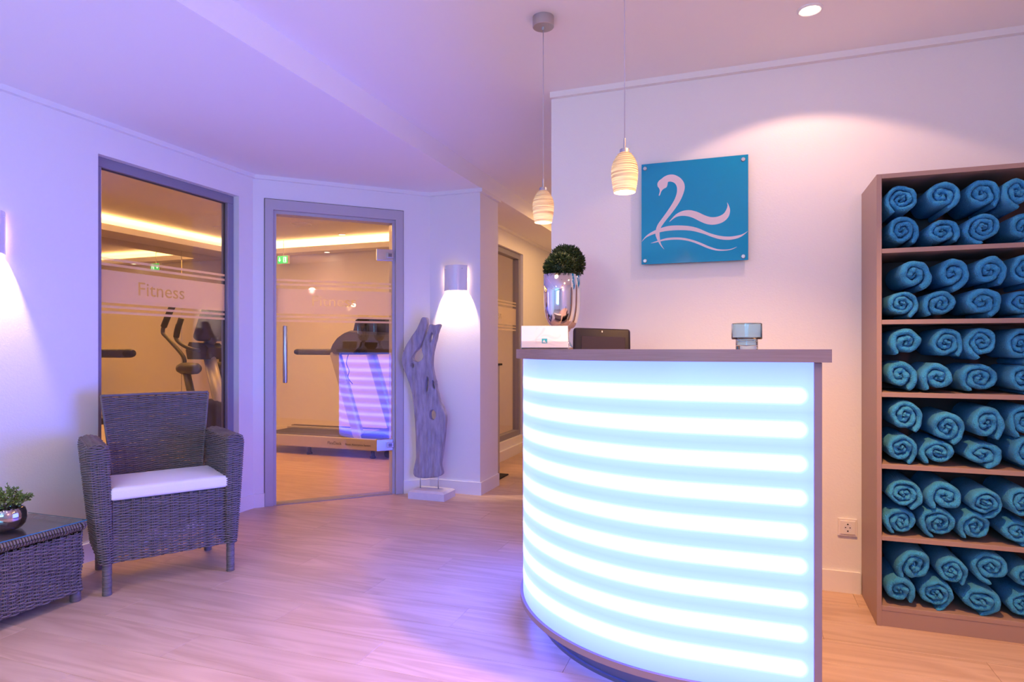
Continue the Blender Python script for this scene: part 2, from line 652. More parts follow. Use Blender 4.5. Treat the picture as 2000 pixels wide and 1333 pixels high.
pm = plank_mesh()
extra = MB()
nrow = int((YE - YB) / PW) + 1
npl = 0
for r in range(nrow):
    y = YB + PW * (r + 0.5)
    off = (r * 0.4271 % 1) * PL
    x = -6.77 - off + PL / 2
    while x - PL / 2 < XR:
        main = (0.95 < y < 5.0) and (x + PL / 2 > XL) and x < XR + 0.3
        fit = (4.6 < y < FY + .1) and (-5.9 < x < -2.2)
        cor = (5.0 <= y < 8.4) and (-2.5 < x < -0.9)
        if (main or fit or cor) and npl < 299:
            o = bpy.data.objects.new('floor_plank', pm)
            o.location = (x, y, 0)
            link(o, floor)
            npl += 1
        else:
            extra.box(x - PL / 2 + .0004, x + PL / 2 - .0004, y - PW / 2 + .0005, y + PW / 2 - .0005, -0.008, 0)
        x += PL
eo = obj('floor_planks', extra, M['floor'], floor)
eo['kind'] = 'stuff'

# ceilings
low_poly = [(XL - .06, YB), (XSTEP, YB), (XSTEP, YE), (XC - .06, YE), (XC - .06, 5.04), (c2.x - .04, c2.y + .05), (XL - .06, 3.77)]
struct('ceiling_low', MB().prism(low_poly, ZL, ZH + 0.015), M['ceiling'])
struct('ceiling', MB().box(XSTEP, XR + .1, YB - .1, YE + .1, ZH, ZH + .1), M['ceiling'])
struct('ceiling_fitness', MB().box(FX - .1, XC, 0.9, FY + .1, ZF, ZF + .1), M['ceiling'])

# walls
wy0, wy1, wz0, wz1 = 2.538, 3.583, 0.12, 2.225
mb = MB()
mb.box(XL - .12, XL, YB, wy0, -.01, ZF)
mb.box(XL - .12, XL, wy1, 3.72, -.01, ZF)
mb.box(XL - .12, XL, wy0, wy1, -.01, wz0)
mb.box(XL - .12, XL, wy0, wy1, wz1, ZF)
struct('wall_left', mb, M['wall'])

ta, _ = tdoor(517)
tb, _ = tdoor(787)
L12 = (c2 - c1).length
mb = MB()
mb.box(-0.03, ta, 0, .12, -.01, ZF, DM)
mb.box(tb, L12 + .03, 0, .12, -.01, ZF, DM)
mb.box(ta, tb, 0, .12, 2.245, ZF, DM)
struct('wall_angled', mb, M['wall'])
struct('wall_pier', MB().prism([(c2.x, c2.y), (-1.94, 4.65), (-1.94, 5.04), (-2.46, 5.04), (-2.46, 4.70)], -.01, ZL), M['wall'])
gy0, gy1, gz0, gz1 = 5.10, 6.87, 0.18, 2.22
mb = MB()
mb.box(XC - .12, XC, 5.04, gy0, -.01, ZF)
mb.box(XC - .12, XC, gy1, YE, -.01, ZF)
mb.box(XC - .12, XC, gy0, gy1, -.01, gz0)
mb.box(XC - .12, XC, gy0, gy1, gz1, ZF)
struct('wall_corridor', mb, M['wall'])
struct('wall_corridor_end', MB().box(XC, -0.7, YE, YE + .1, -.01, ZH), M['wall'])
struct('wall_corridor_right', MB().box(-0.85, -0.73, YS + .15, YE, -.01, ZH), M['wall'])
struct('wall_back', MB().box(-0.987, XR + .1, YS, YS + .15, -.01, ZH), M['wall'])
struct('wall_right', MB().box(XR, XR + .12, YB, YS, -.01, ZH), M['wall'])
struct('wall_rear', MB().box(XL - .1, XR + .1, YB - .12, YB, -.01, ZH), M['wall'])
struct('wall_fitness_far', MB().box(FX - .1, XC - .05, FY, FY + .12, -.01, ZF), M['wall'])
struct('wall_fitness_side', MB().box(FX - .12, FX, 0.9, FY, -.01, ZF), M['wall'])
struct('wall_fitness_near', MB().box(FX - .1, XL - .12, 0.9, 1.0, -.01, ZF), M['wall'])


# cornices and skirting
def run_strip(name, pts, z0, z1, t, side=1, mat=None):
    """strip of thickness t on the lobby side of a polyline; side +1 = to the right of travel"""
    mb = MB()
    n = len(pts)
    offs = []
    for i in range(n):
        p = Vector((*pts[i], 0))
        ds = []
        if i > 0:
            ds.append((p - Vector((*pts[i - 1], 0))).normalized())
        if i < n - 1:
            ds.append((Vector((*pts[i + 1], 0)) - p).normalized())
        ns = [Vector((q.y, -q.x, 0)) * side for q in ds]
        m = sum(ns, Vector()) / len(ns)
        m = m.normalized()
        m /= max(0.3, m.dot(ns[0]))
        offs.append(p + m * t)
    for i in range(n - 1):
        a, b = pts[i], pts[i + 1]
        A, B = offs[i], offs[i + 1]
        bev = 0.18 * t
        vs = [(a[0], a[1], z0), (b[0], b[1], z0), (B.x, B.y, z0), (A.x, A.y, z0), (a[0], a[1], z1), (b[0], b[1], z1), (B.x, B.y, z1), (A.x, A.y, z1)]
        mb.add(vs, [(0, 1, 2, 3), (7, 6, 5, 4), (0, 4, 5, 1), (1, 5, 6, 2), (2, 6, 7, 3), (3, 7, 4, 0)])
    return struct(name, mb, mat or M['trim'])


lob = [(XL, YB), (XL, c1.y), (c2.x, c2.y), (-1.94, 4.65), (-1.94, 5.04)]
run_strip('trim_1', lob, ZL - .028, ZL, 0.028)
run_strip('trim_2', [(-0.987, YS), (XR, YS)], ZH - .03, ZH, 0.03)
run_strip('trim_3', [(XC, 5.04), (XC, YE)], ZL - .028, ZL, 0.028)
BH = 0.10
run_strip('baseboard_left', [(XL, YB), (XL, c1.y), tuple((c1 + ddir * (ta - .002)).xy)], 0, BH, 0.013)
run_strip('baseboard_pier', [tuple((c1 + ddir * (tb + .002)).xy), (c2.x, c2.y), (-1.94, 4.65), (-1.94, 5.04)], 0, BH, 0.013)
run_strip('baseboard_corridor', [(XC, 5.04), (XC, YE)], 0, BH, 0.03)
run_strip('baseboard_back', [(-0.93, YS), (0.52, YS)], 0, BH, 0.013)
run_strip('baseboard_right', [(XR, YS - .4), (XR, YB)], 0, BH, 0.013)
run_strip('baseboard_fitness', [(FX + .3, FY), (XC - .12, FY)], 0, BH, 0.013)


# ------------------------------------------------------------------ frosted film with the cut-out word
def inside(polys, x, y):
    c_ = False
    for P in polys:
        n = len(P)
        k = n - 1
        for i in range(n):
            x1, y1 = P[i]
            x2, y2 = P[k]
            if (y1 > y) != (y2 > y) and x < (x2 - x1) * (y - y1) / (y2 - y1) + x1:
                c_ = not c_
            k = i
    return c_


def fill_polys(polys):
    """triangulate polygons with even-odd holes -> verts 2-D, faces"""
    from mathutils.geometry import delaunay_2d_cdt
    vs, es = [], []
    for P in polys:
        o = len(vs)
        vs += [Vector(p) for p in P]
        es += [(o + i, o + (i + 1) % len(P)) for i in range(len(P))]
    r = delaunay_2d_cdt(vs, es, [], 0, 1e-6)
    V, Fc = r[0], r[2]
    keep = []
    for f in Fc:
        cx = sum(V[i].x for i in f) / len(f)
        cy = sum(V[i].y for i in f) / len(f)
        if inside(polys, cx, cy):
            keep.append(tuple(f))
    return V, keep


def word_polys(word, x, z, w_, h_):
    from mathutils.geometry import interpolate_bezier
    fc = bpy.data.curves.new('film_text', 'FONT')
    fc.body = word
    to = bpy.data.objects.new('film_text', fc)
    C.objects.link(to)
    bpy.context.view_layer.update()
    for o in bpy.context.selected_objects:
        o.select_set(False)
    to.select_set(True)
    bpy.context.view_layer.objects.active = to
    bpy.ops.object.convert(target='CURVE')
    polys = []
    for sp in to.data.splines:
        bp = sp.bezier_points
        P = []
        for i in range(len(bp)):
            a, b = bp[i], bp[(i + 1) % len(bp)]
            seg = interpolate_bezier(a.co, a.handle_right, b.handle_left, b.co, 6)
            P += [(q.x, q.y) for q in seg[:-1]]
        Q = [P[0]]
        for q in P[1:]:
            if math.dist(q, Q[-1]) > 1e-4:
                Q.append(q)
        if math.dist(Q[0], Q[-1]) < 1e-4:
            Q.pop()
        polys.append(Q)
    bpy.data.objects.remove(to)
    xs = [p[0] for P in polys for p in P]
    ys_ = [p[1] for P in polys for p in P]
    x0, x1, y0, y1 = min(xs), max(xs), min(ys_), max(ys_)
    return [[(x + (a - x0) / (x1 - x0) * w_, z + (b - y0) / (y1 - y0) * h_) for a, b in P] for P in polys]


def film(name, width, rows, text_x, text_z, text_w, text_h, parent, mat4, text=True):
    """frosted bands (x = along the glass, y = height) with the letters cut out"""
    polys = [[(.002, a), (width - .002, a), (width - .002, b), (.002, b)] for a, b in rows]
    V, Fc = fill_polys(polys + word_polys('Fitness', text_x, text_z, text_w, text_h))
    me = bpy.data.meshes.new(name)
    me.from_pydata([tuple(mat4 @ Vector((v.x, v.y, 0))) for v in V], [], Fc)
    me.materials.append(M['film'])
    me.update()
    return link(bpy.data.objects.new(name, me), parent)


ROWS = [(1.660, 1.675), (1.628, 1.643), (1.418, 1.604), (1.388, 1.403), (1.356, 1.371)]
ROWS = [(z - .004, y - .004) for z, y in ROWS]

# window in the left wall
win = struct('window_1', MB().box(XL - .12, XL - .11, wy0, wy0 + .001, wz0, wz0 + .001), M['frame_dark'])


def frame4(y0, y1, z0, z1, wd, xa, xb, axis='X', matx=None):
    mb = MB()
    def bx(a0, a1, b0, b1):
        if axis == 'X':
            mb.rbox(xa, xb, a0, a1, b0, b1, 0.003, 1)
        else:
            mb.rbox(a0, a1, xa, xb, b0, b1, 0.003, 1, matx)
    bx(y0, y1, z1 - wd, z1)
    bx(y0, y1, z0, z0 + wd)
    bx(y0, y0 + wd, z0 + wd, z1 - wd)
    bx(y1 - wd, y1, z0 + wd, z1 - wd)
    return mb


obj('window_frame', frame4(wy0, wy1, wz0, wz1, .056, XL - .105, XL - .045), M['frame_dark'], win)
obj('pane', MB().box(XL - .079, XL - .071, wy0 + .05, wy1 - .05, wz0 + .05, wz1 - .05), M['glass'], win)
obj('seal', frame4(wy0 + .054, wy1 - .054, wz0 + .054, wz1 - .054, .006, XL - .084, XL - .066), M['seal'], win)
# local x -> +Y, local y -> +Z, sits on the lobby side of the pane
fm = Matrix(((0, 0, 1, XL - .069), (1, 0, 0, wy0 + .056), (0, 1, 0, 0), (0, 0, 0, 1)))
ww = wy1 - wy0 - .112
film('frosted_film', ww, ROWS, 2.845 - wy0 - .056, 1.470, 0.335, 0.080, win, fm)['label'] = 'frosted stripes with the word Fitness left clear'

# corridor window
win2 = struct('window_2', MB().box(XC - .12, XC - .119, gy0, gy0 + .001, gz0, gz0 + .001), M['frame_dark'])
obj('window_frame', frame4(gy0, gy1, gz0, gz1, .06, XC - .105, XC - .03), M['frame_dark'], win2)
obj('pane', MB().box(XC - .075, XC - .067, gy0 + .05, gy1 - .05, gz0 + .05, gz1 - .05), M['glass'], win2)
fm = Matrix(((0, 0, 1, XC - .064), (1, 0, 0, gy0 + .06), (0, 1, 0, 0), (0, 0, 0, 1)))
film('frosted_film', gy1 - gy0 - .12, ROWS, 0.85, 1.470, 0.335, 0.080, win2, fm)

# glass door in the angled wall
door = struct('door_1', MB().box(ta, ta + .001, .118, .12, 0, .001, DM), M['frame'])
tg0, _ = tdoor(540)
tg1, dg1 = tdoor(767)
GT = 2.147
mb = MB()
cw0, cw1 = tg0 - ta, tb - tg1
mb.rbox(ta, tg0 - .022, -.012, .12, 0, 2.245, .002, 1, DM)
mb.rbox(tg1 + .022, tb, -.012, .12, 0, 2.245, .002, 1, DM)
mb.rbox(ta, tb, -.0121, .12, GT + .022, 2.245, .002, 1, DM)
mb.box(tg0 - .022, tg0, .018, .12, 0, GT + .022, DM)
mb.box(tg1, tg1 + .022, .018, .12, 0, GT + .022, DM)
mb.box(tg0, tg1, .018, .12, GT, GT + .022, DM)
obj('door_frame', mb, M['frame'], door)
obj('reveal_line', MB().box(ta - .004, ta, -.004, .01, 0, 2.249, DM).box(tb, tb + .004, -.004, .01, 0, 2.249, DM).box(ta - .004, tb + .004, -.004, .01, 2.245, 2.249, DM), M['seal'], door)
# leaf turned slightly ajar to shift the counter's reflection in its glass
DG = DM @ Matrix.Translation((tg1, .035, 0)) @ Matrix.Rotation(math.radians(-2.1), 4, 'Z') @ Matrix.Translation((-tg1, -.035, 0))
obj('door_glass', MB().box(tg0 + .002, tg1 - .002, .030, .040, .008, GT - .002, DG), M['glass'], door)
fm = DG @ Matrix(((1, 0, 0, tg0 + .002), (0, 0, 1, .0275), (0, 1, 0, 0), (0, 0, 0, 1)))
tt0, _ = tdoor(611)
tt1, _ = tdoor(697)
film('frosted_film', tg1 - tg0 - .004, ROWS, tt0 - tg0, 1.476, tt1 - tt0, .078, door, fm)['label'] = 'frosted stripes with the word Fitness left clear'
th, _ = tdoor(557.5)
hd = obj('door_handle', MB().lathe([(.0145, .90), (.016, .905), (.016, 1.315), (.0145, 1.32)], n=20).box(0, 0, 0, 0, 0, 0), M['steel'], door, auto=40)
hd.matrix_world = DG @ Matrix.Translation((th, -.035, 0))
mbh = MB()
for z in (0.99, 1.23):
    mbh.tube([(th, -.035, z), (th, .03, z)], .007)
so = obj('standoff', mbh, M['steel'], hd)
so.matrix_world = DG
for z in (1.890, 0.392):
    h = obj('hinge', MB().rbox(tg1 - .125, tg1 + .004, .008, .030, z - .045, z + .045, .003, 2, DM), M['steel'], door)
    obj('hinge_pin', MB().rbox(tg1 - .045, tg1 + .010, .000, .014, z - .022, z + .022, .004, 2, DM).box(tg1 - .055, tg1 - .047, .005, .009, z - .024, z + .024, DM), M['alu'], h)
    obj('pin_slot', MB().box(tg1 - .034, tg1 - .006, -.0015, .001, z - .013, z + .013, DM), M['plinth'], h)
struct('trim_4', MB().box(tg0, tg1, 0.0, .12, -.002, .004, DM), M['frame_dark'])

# ------------------------------------------------------------------ fitness room fittings
cl = struct('trim_5', MB().box(FX, FX + .43, 1.0, FY, 2.41, 2.43).box(FX + .40, FX + .43, 1.0, FY - .19, 2.43, 2.478)
            .box(FX + .40, XC - .12, FY - .22, FY, 2.41, 2.43).box(FX + .40, XC - .12, FY - .22, FY - .19, 2.43, 2.478), M['ceiling'])
lt = obj('cove_light', MB().box(FX + .34, FX + .39, 1.0, FY - .24, 2.432, 2.470).box(FX + .34, XC - .14, FY - .18, FY - .13, 2.432, 2.470), M['cove'])
tag(lt, 'warm LED strip lying in the ceiling cove of the fitness room', 'light')
mr = thing('wall_mirror', 'tall mirror panels covering the side wall of the fitness room', 'mirror', (FX, 5.2, 0.3))
ys = [1.05, 2.35, 3.66, 4.97, 6.28, FY - .01]
for a, b in zip(ys[:-1], ys[1:]):
    m_ = obj('mirror_panel', MB().rbox(FX + .002, FX + .010, a + .002, b - .002, .30, 2.41, .0015, 1), M['mirror'])
    m_.parent = mr
    m_.matrix_parent_inverse = Matrix.Translation((-FX, -5.2, -.3))


def ring_fix(name, label, cat, p, r, zc, lens=None, group=None):
    t = thing(name, label, cat, (p[0], p[1], zc), 0, group)
    obj('ring', MB().lathe([(r, 0), (r, -.006), (r * .93, -.009), (r * .86, -.006), (r * .86, 0)], n=36), M['trim'], t, auto=40)
    if lens:
        obj('lens', MB().lathe([(r * .84, -.001), (r * .84, -.004), (.001, -.004)], n=30), lens, t)
    else:
        obj('grille', MB().lathe([(r * .85, -.0005), (r * .85, -.004), (.001, -.005)], n=30), M['ceiling'], t)
    return t


ring_fix('ceiling_speaker', 'round white ceiling speaker seen through the glass door', 'speaker', (-4.72, 6.03), .118, ZF)
ring_fix('ceiling_speaker', 'round white ceiling speaker at the top right of the left window', 'speaker', (-5.72, 5.92), .118, ZF)
ring_fix('ceiling_spotlight', 'small lit spotlight in the fitness ceiling in front of the cove', 'spotlight', (-4.66, 6.74), .045, ZF, M['small_lens'])
ring_fix('ceiling_spotlight', 'small lit spotlight under the cove ledge beside the exit sign', 'spotlight', (-5.07, 7.0), .04, 2.41, M['small_lens'])

p = W(554, 508, dY(554, FY - .25))
p = p
ex = thing('exit_sign', 'small green lit emergency exit sign hanging in the fitness room', 'sign', (p.x, p.y, p.z - .055))
obj('housing', MB().rbox(-.085, .085, -.02, .02, 0, .11, .004), M['white_plastic'], ex)
obj('sign_face', MB().box(-.08, .08, -.0215, -.020, .005, .105), M['exit_green'], ex)
mb = MB()
mb.box(-.054, -.040, -.023, -.0216, .052, .085)
mb.add([(-.068, -.023, .055), (-.026, -.023, .055), (-.047, -.023, .025)], [(0, 1, 2)])
obj('arrow', mb, M['exit_white'], ex)
mb = MB()
mb.box(.012, .060, -.023, -.0216, .018, .090)
obj('door_symbol', mb, M['exit_white'], ex)
mb = MB()
mb.lathe([(.001, 0), (.007, .004), (.007, .01), (.001, .014)], c=(.030, -.0245, .070), n=10)
mb.tube([(.030, -.0245, .070), (.034, -.0245, .048), (.026, -.0245, .024)], .004, 6)
mb.tube([(.034, -.0245, .048), (.044, -.0245, .024)], .004, 6)
obj('runner_symbol', mb, M['exit_green'], ex)
obj('hanger', MB().tube([(0, 0, .11), (0, 0, ZF - p.z + .055)], .004, 8), M['white_plastic'], ex)


# treadmill: local +x = front (console end), y lateral
def treadmill(label, loc, rz, text=True, cable=True):
    t = thing('treadmill', label, 'treadmill', loc, rz, None)
    Wd = .80
    # deck
    obj('belt', MB().rbox(-1.70, -.28, .12, Wd - .12, .165, .190, .008), M['belt'], t)
    for y0, y1 in ((0, .11), (Wd - .11, Wd)):
        rail = obj('side_rail', MB().rbox(-1.75, -.02, y0, y1, .09, .215, .012, 2), M['silver'], t)
        obj('tread_strip', MB().rbox(-1.70, -.34, y0 + .02, y1 - .015, .212, .222, .003), M['black_mat'], rail)
    obj('deck_frame', MB().box(-1.68, -.05, .10, Wd - .10, .10, .163), M['black_mat'], t)
    # motor hood
    prof = [(-.34, .17), (-.34, .205), (-.26, .26), (-.12, .29), (.02, .285), (.09, .25), (.11, .17), (.11, .09)]
    mb = MB()
    n = len(prof)
    vs = []
    for yy, s in ((.02, .96), (.06, 1.0), (Wd - .06, 1.0), (Wd - .02, .96)):
        for x, z in prof:
            vs.append((x * s, yy, .17 + (z - .17) * s))
    fs = [(j * n + i, j * n + i + 1, (j + 1) * n + i + 1, (j + 1) * n + i) for j in range(3) for i in range(n - 1)]
    fs += [tuple(range(n))[::-1], tuple(range(3 * n, 4 * n))]
    mb.add(vs, fs)
    obj('motor_hood', mb, M['black_mat'], t, auto=30)
    # uprights lean back towards the runner
    for y in (.05, Wd - .05):
        mb = MB()
        path = [(-.26, y, .10), (-.60, y, 1.12)]
        a = Vector(path[0])
        b = Vector(path[1])
        dr = (b - a).normalized()
        sd = Vector((0, 1, 0))
        fw = dr.cross(sd)
        vs = []
        for q in (a, b):
            for (i, j) in ((-1, -.7), (-.6, -1), (.6, -1), (1, -.7), (1, .7), (.6, 1), (-.6, 1), (-1, .7)):
                vs.append(q + fw * i * .055 + sd * j * .035)
        fs = [(i, (i + 1) % 8, 8 + (i + 1) % 8, 8 + i) for i in range(8)] + [tuple(range(8))[::-1], tuple(range(8, 16))]
        obj('upright', mb.add(vs, fs), M['silver'], t)
        hr = obj('handrail', MB().rbox(-1.06, -.55, y - .032, y + .032, 1.085, 1.15, .018, 3), M['black_mat'], t, auto=40)
        obj('grip', MB().lathe([(.0, 0), (.024, .006), (.032, .03), (.032, .2), (.026, .21)], n=16, mat=Matrix.Translation((-1.12, y, 1.118)) @ Matrix.Rotation(PI / 2, 4, 'Y')), M['black'], hr, auto=50)
    # console: a humped body with an upright display
    prof = [(x - .18, z) for x, z in [(-.42, 1.10), (-.45, 1.14), (-.42, 1.20), (-.36, 1.27), (-.28, 1.32), (-.20, 1.345), (-.10, 1.335), (-.04, 1.30), (-.02, 1.24), (-.06, 1.17), (-.12, 1.12), (-.14, 1.09)]]
    n = len(prof)
    vs = []
    for yy, s in ((-.02, .90), (.02, 1.0), (Wd - .02, 1.0), (Wd + .02, .90)):
        for x, z in prof:
            vs.append((-.40 + (x + .40) * s, yy, 1.20 + (z - 1.20) * s))
    fs = [(j * n + i, j * n + (i + 1) % n, (j + 1) * n + (i + 1) % n, (j + 1) * n + i) for j in range(3) for i in range(n)]
    fs += [tuple(range(n))[::-1], tuple(range(3 * n, 4 * n))]
    con = obj('console', MB().add(vs, fs), M['black_mat'], t, auto=35)
    vs = []
    for yy in (.12, Wd - .12):
        for x, z in ((-.43, 1.30), (-.31, 1.33), (-.24, 1.47), (-.32, 1.49), (-.39, 1.46)):
            vs.append((x, yy, z))
    fs = [(i, (i + 1) % 5, 5 + (i + 1) % 5, 5 + i) for i in range(5)] + [tuple(range(5))[::-1], tuple(range(5, 10))]
    dsp = obj('display', MB().add(vs, fs), M['black'], con)
    obj('bottle_tray', MB().rbox(-.50, -.20, .0, .06, 1.09, 1.14, .008), M['black'], con)
    for x in (-.95, -1.55, -.15):
        for y in (.08, Wd - .08):
            obj('foot', MB().lathe([(.03, .0), (.034, .012), (.02, .03), (.02, .10)], c=(x, y, 0), n=14), M['black'], t, auto=40)
    wh = obj('transport_wheel', MB().lathe([(.035, -.015), (.04, -.01), (.04, .01), (.035, .015)], n=18, mat=Matrix.Translation((-.02, .16, .04)) @ Matrix.Rotation(PI / 2, 4, 'X')), M['black'], t, auto=40)
    if cable:
        pts = spline([(-.42, .03, 1.09), (-.43, .01, 1.0), (-.39, 0, .92), (-.41, .01, .85), (-.36, .02, .78)], 6, False)
        obj('cable', MB().tube(pts, .004, 6), M['cable_dark'], t, smooth=True)
    if text:
        fc = bpy.data.curves.new('rail_lettering', 'FONT')
        fc.body = 'FlexDeck'
        fc.size = .046
        fc.extrude = .0003
        a = bpy.data.objects.new('rail_lettering', fc)
        link(a)
        bpy.context.view_layer.update()
        me = bpy.data.meshes.new_from_object(a.evaluated_get(bpy.context.evaluated_depsgraph_get()))
        bpy.data.objects.remove(a)
        f2 = bpy.data.curves.new('rail_lettering', 'FONT')
        f2.body = 'Shock Absorption System'
        f2.size = .030
        f2.extrude = .0003
        a = bpy.data.objects.new('rail_lettering', f2)
        link(a)
        bpy.context.view_layer.update()
        me2 = bpy.data.meshes.new_from_object(a.evaluated_get(bpy.context.evaluated_depsgraph_get()))
        bpy.data.objects.remove(a)
        for m_, xx in ((me, -.66), (me2, -.44)):
            m_.materials.clear()
            m_.materials.append(M['ink'])
            m_.transform(Matrix(((1, 0, 0, xx), (0, 0, -1, -.0008), (0, 1, 0, .135), (0, 0, 0, 1))))
            link(bpy.data.objects.new('rail_lettering', m_), t)
    return t


treadmill('grey treadmill standing beyond the glass door, console to the right', (-3.50, 5.75, 0), 0)
treadmill('dark treadmill cut off at the left edge of the left window, one grip showing', (-5.25, 3.47, 0), PI, text=False, cable=False)


# elliptical trainer, local +x forward
def elliptical():
    t = thing('elliptical_trainer', 'grey elliptical cross trainer with upright arms behind the left window', 'cross trainer', (-4.42, 4.15, 0), 0)
    sepy = .40
    obj('base_frame', MB().rbox(-.95, .45, sepy / 2 - .05, sepy / 2 + .05, .05, .13, .01)
        .rbox(.33, .43, -.12, sepy + .12, .0, .06, .01).rbox(-.98, -.88, -.12, sepy + .12, 0, .06, .01), M['black_mat'], t)
    mb = MB().lathe([(.0, -.08), (.26, -.08), (.30, -.05), (.30, .05), (.26, .08), (.0, .08)], n=40, cap=False, mat=Matrix.Translation((.10, sepy / 2, .42)) @ Matrix.Rotation(PI / 2, 4, 'X'))
    obj('flywheel_housing', mb, M['black_mat'], t, auto=40)
    obj('column', MB().tube([(.30, sepy / 2, .12), (.24, sepy / 2, .45), (.05, sepy / 2, 1.10)], [.06, .058, .05], 18), M['silver'], t, smooth=True)
    # pod and console
    mb = MB()
    prof = [(-.10, 1.06), (.10, 1.06), (.13, 1.16), (.08, 1.20), (-.08, 1.21), (-.12, 1.14)]
    vs = [(x, y, z) for y in (sepy / 2 - .09, sepy / 2 + .09) for x, z in prof]
    fs = [(i, (i + 1) % 6, 6 + (i + 1) % 6, 6 + i) for i in range(6)] + [tuple(range(6))[::-1], tuple(range(6, 12))]
    obj('pod', mb.add(vs, fs), M['black_mat'], t)
    Rm = Matrix.Translation((.11, sepy / 2, 1.36)) @ Matrix.Rotation(math.radians(22), 4, 'Y')
    con = obj('console', MB().rbox(-.045, .045, -.17, .17, -.15, .15, .04, 4, Rm), M['black_mat'], t, auto=40)
    obj('console_screen', MB().rbox(-.049, -.044, -.11, .11, -.04, .10, .002, 1, Rm), M['screen'], con)
    obj('console_neck', MB().tube([(.0, sepy / 2, 1.14), (.10, sepy / 2, 1.26)], .045, 12), M['black_mat'], t, smooth=True)
    # fixed inner bar
    pts = spline([(-.10, sepy / 2 - .19, 1.36), (-.12, sepy / 2 - .19, 1.24), (-.02, sepy / 2 - .16, 1.16), (.05, sepy / 2 - .05, 1.13), (.05, sepy / 2 + .05, 1.13), (-.02, sepy / 2 + .16, 1.16), (-.12, sepy / 2 + .19, 1.24), (-.10, sepy / 2 + .19, 1.36)], 8, False)
    fh = obj('fixed_handlebar', MB().tube(pts, .016, 10), M['black_mat'], t, smooth=True)
    for y in (sepy / 2 - .19, sepy / 2 + .19):
        obj('grip_sleeve', MB().tube([(-.118, y, 1.25), (-.095, y, 1.33), (-.06, y, 1.41)], .024, 12), M['black'], fh, smooth=True)
    for y, sw in ((0, -.10), (sepy, .10)):
        a = obj('arm', MB().tube([(sw * -.9 + .07, y, .42), (.0, y, .98)], [.034, .03], 14), M['black_mat'], t, smooth=True)
        obj('pivot_housing', MB().lathe([(.001, -.14), (.03, -.135), (.046, -.11), (.05, -.06), (.052, .04), (.035, .085), (.001, .11)], n=20, mat=Matrix.Translation((.01, y, .985)) @ Matrix.Rotation(-PI / 2, 4, 'Y')), M['black_mat'], a, smooth=True)
        pts = spline([(-.02, y, 1.0), (-.015, y, 1.06), (-.06, y, 1.12), (-.20, y, 1.24), (-.255, y, 1.29), (-.24, y, 1.36), (-.18, y, 1.46), (-.13, y, 1.54)], 6, False)
        hb = obj('swing_handle', MB().tube(pts, .0165, 10), M['black_mat'], a, smooth=True)
        obj('pedal_arm', MB().tube([(sw * -.9 + .07, y, .42), (-.75, y + (.03 if y == 0 else -.03), .20)], .025, 10), M['silver'], t, smooth=True)
        obj('pedal', MB().rbox(-.72, -.36, y - .07, y + .07, .27 + sw * .5, .30 + sw * .5, .01), M['black'], t)
        obj('hand_grip', MB().tube([(-.247, y, 1.34), (-.20, y, 1.43), (-.13, y, 1.545)], .0255, 14), M['black'], t, smooth=True)
    return t


elliptical()

# ------------------------------------------------------------------ corridor
st = thing('display_stand', 'slim dark display stand behind the wall pier in the corridor', 'stand', (-2.15, 5.36, 0))
obj('foot_plate', MB().rbox(-.14, .145, -.12, .12, 0, .012, .004), M['black'], st)
obj('post', MB().rbox(.045, .07, -.09, .09, .012, 1.0, .004), M['silver'], st)
obj('top_plate', MB().rbox(-.13, .085, -.12, .12, 1.0, 1.018, .004), M['black'], st)

# product cabinet standing on the far side of the corridor, mirrored in the corridor glass
cab = thing('product_cabinet', 'pale open cabinet with small products on the corridor side', 'cabinet', (-1.01, 6.4, 0))
obj('carcass', MB().box(.0, .02, -.5, .5, 0, 1.9).box(-.14, .0, -.5, -.48, 0, 1.9).box(-.14, .0, .48, .5, 0, 1.9), M['trim'], cab)
for k in range(6):
    obj('shelf_board', MB().box(-.14, 0, -.48, .48, .05 + k * .36, .07 + k * .36), M['trim'], cab)

# ------------------------------------------------------------------ reception counter
CX, CY, CR = -0.13, 2.865, 0.80
XEND = 0.197


def counter_path(off, n=48, end=0.0, back=YS - .016):
    """outer line of the counter: from its right end along the front, round, then back to the wall"""
    pts = [(XEND + end, CY - CR - off)]
    pts += [(XEND - (XEND - CX) * k / 6, CY - CR - off) for k in range(1, 6)]
    pts += arc(n, -PI / 2, -PI, CX, CY, CR + off)
    for k in range(1, 5):
        pts.append((CX - CR - off, CY + (back - CY) * k / 4))
    return pts


ct = thing('reception_counter', 'curved white reception counter glowing with nine blue-white light rows', 'counter', (CX, CY, 0))
inv = Matrix.Translation((-CX, -CY, 0))


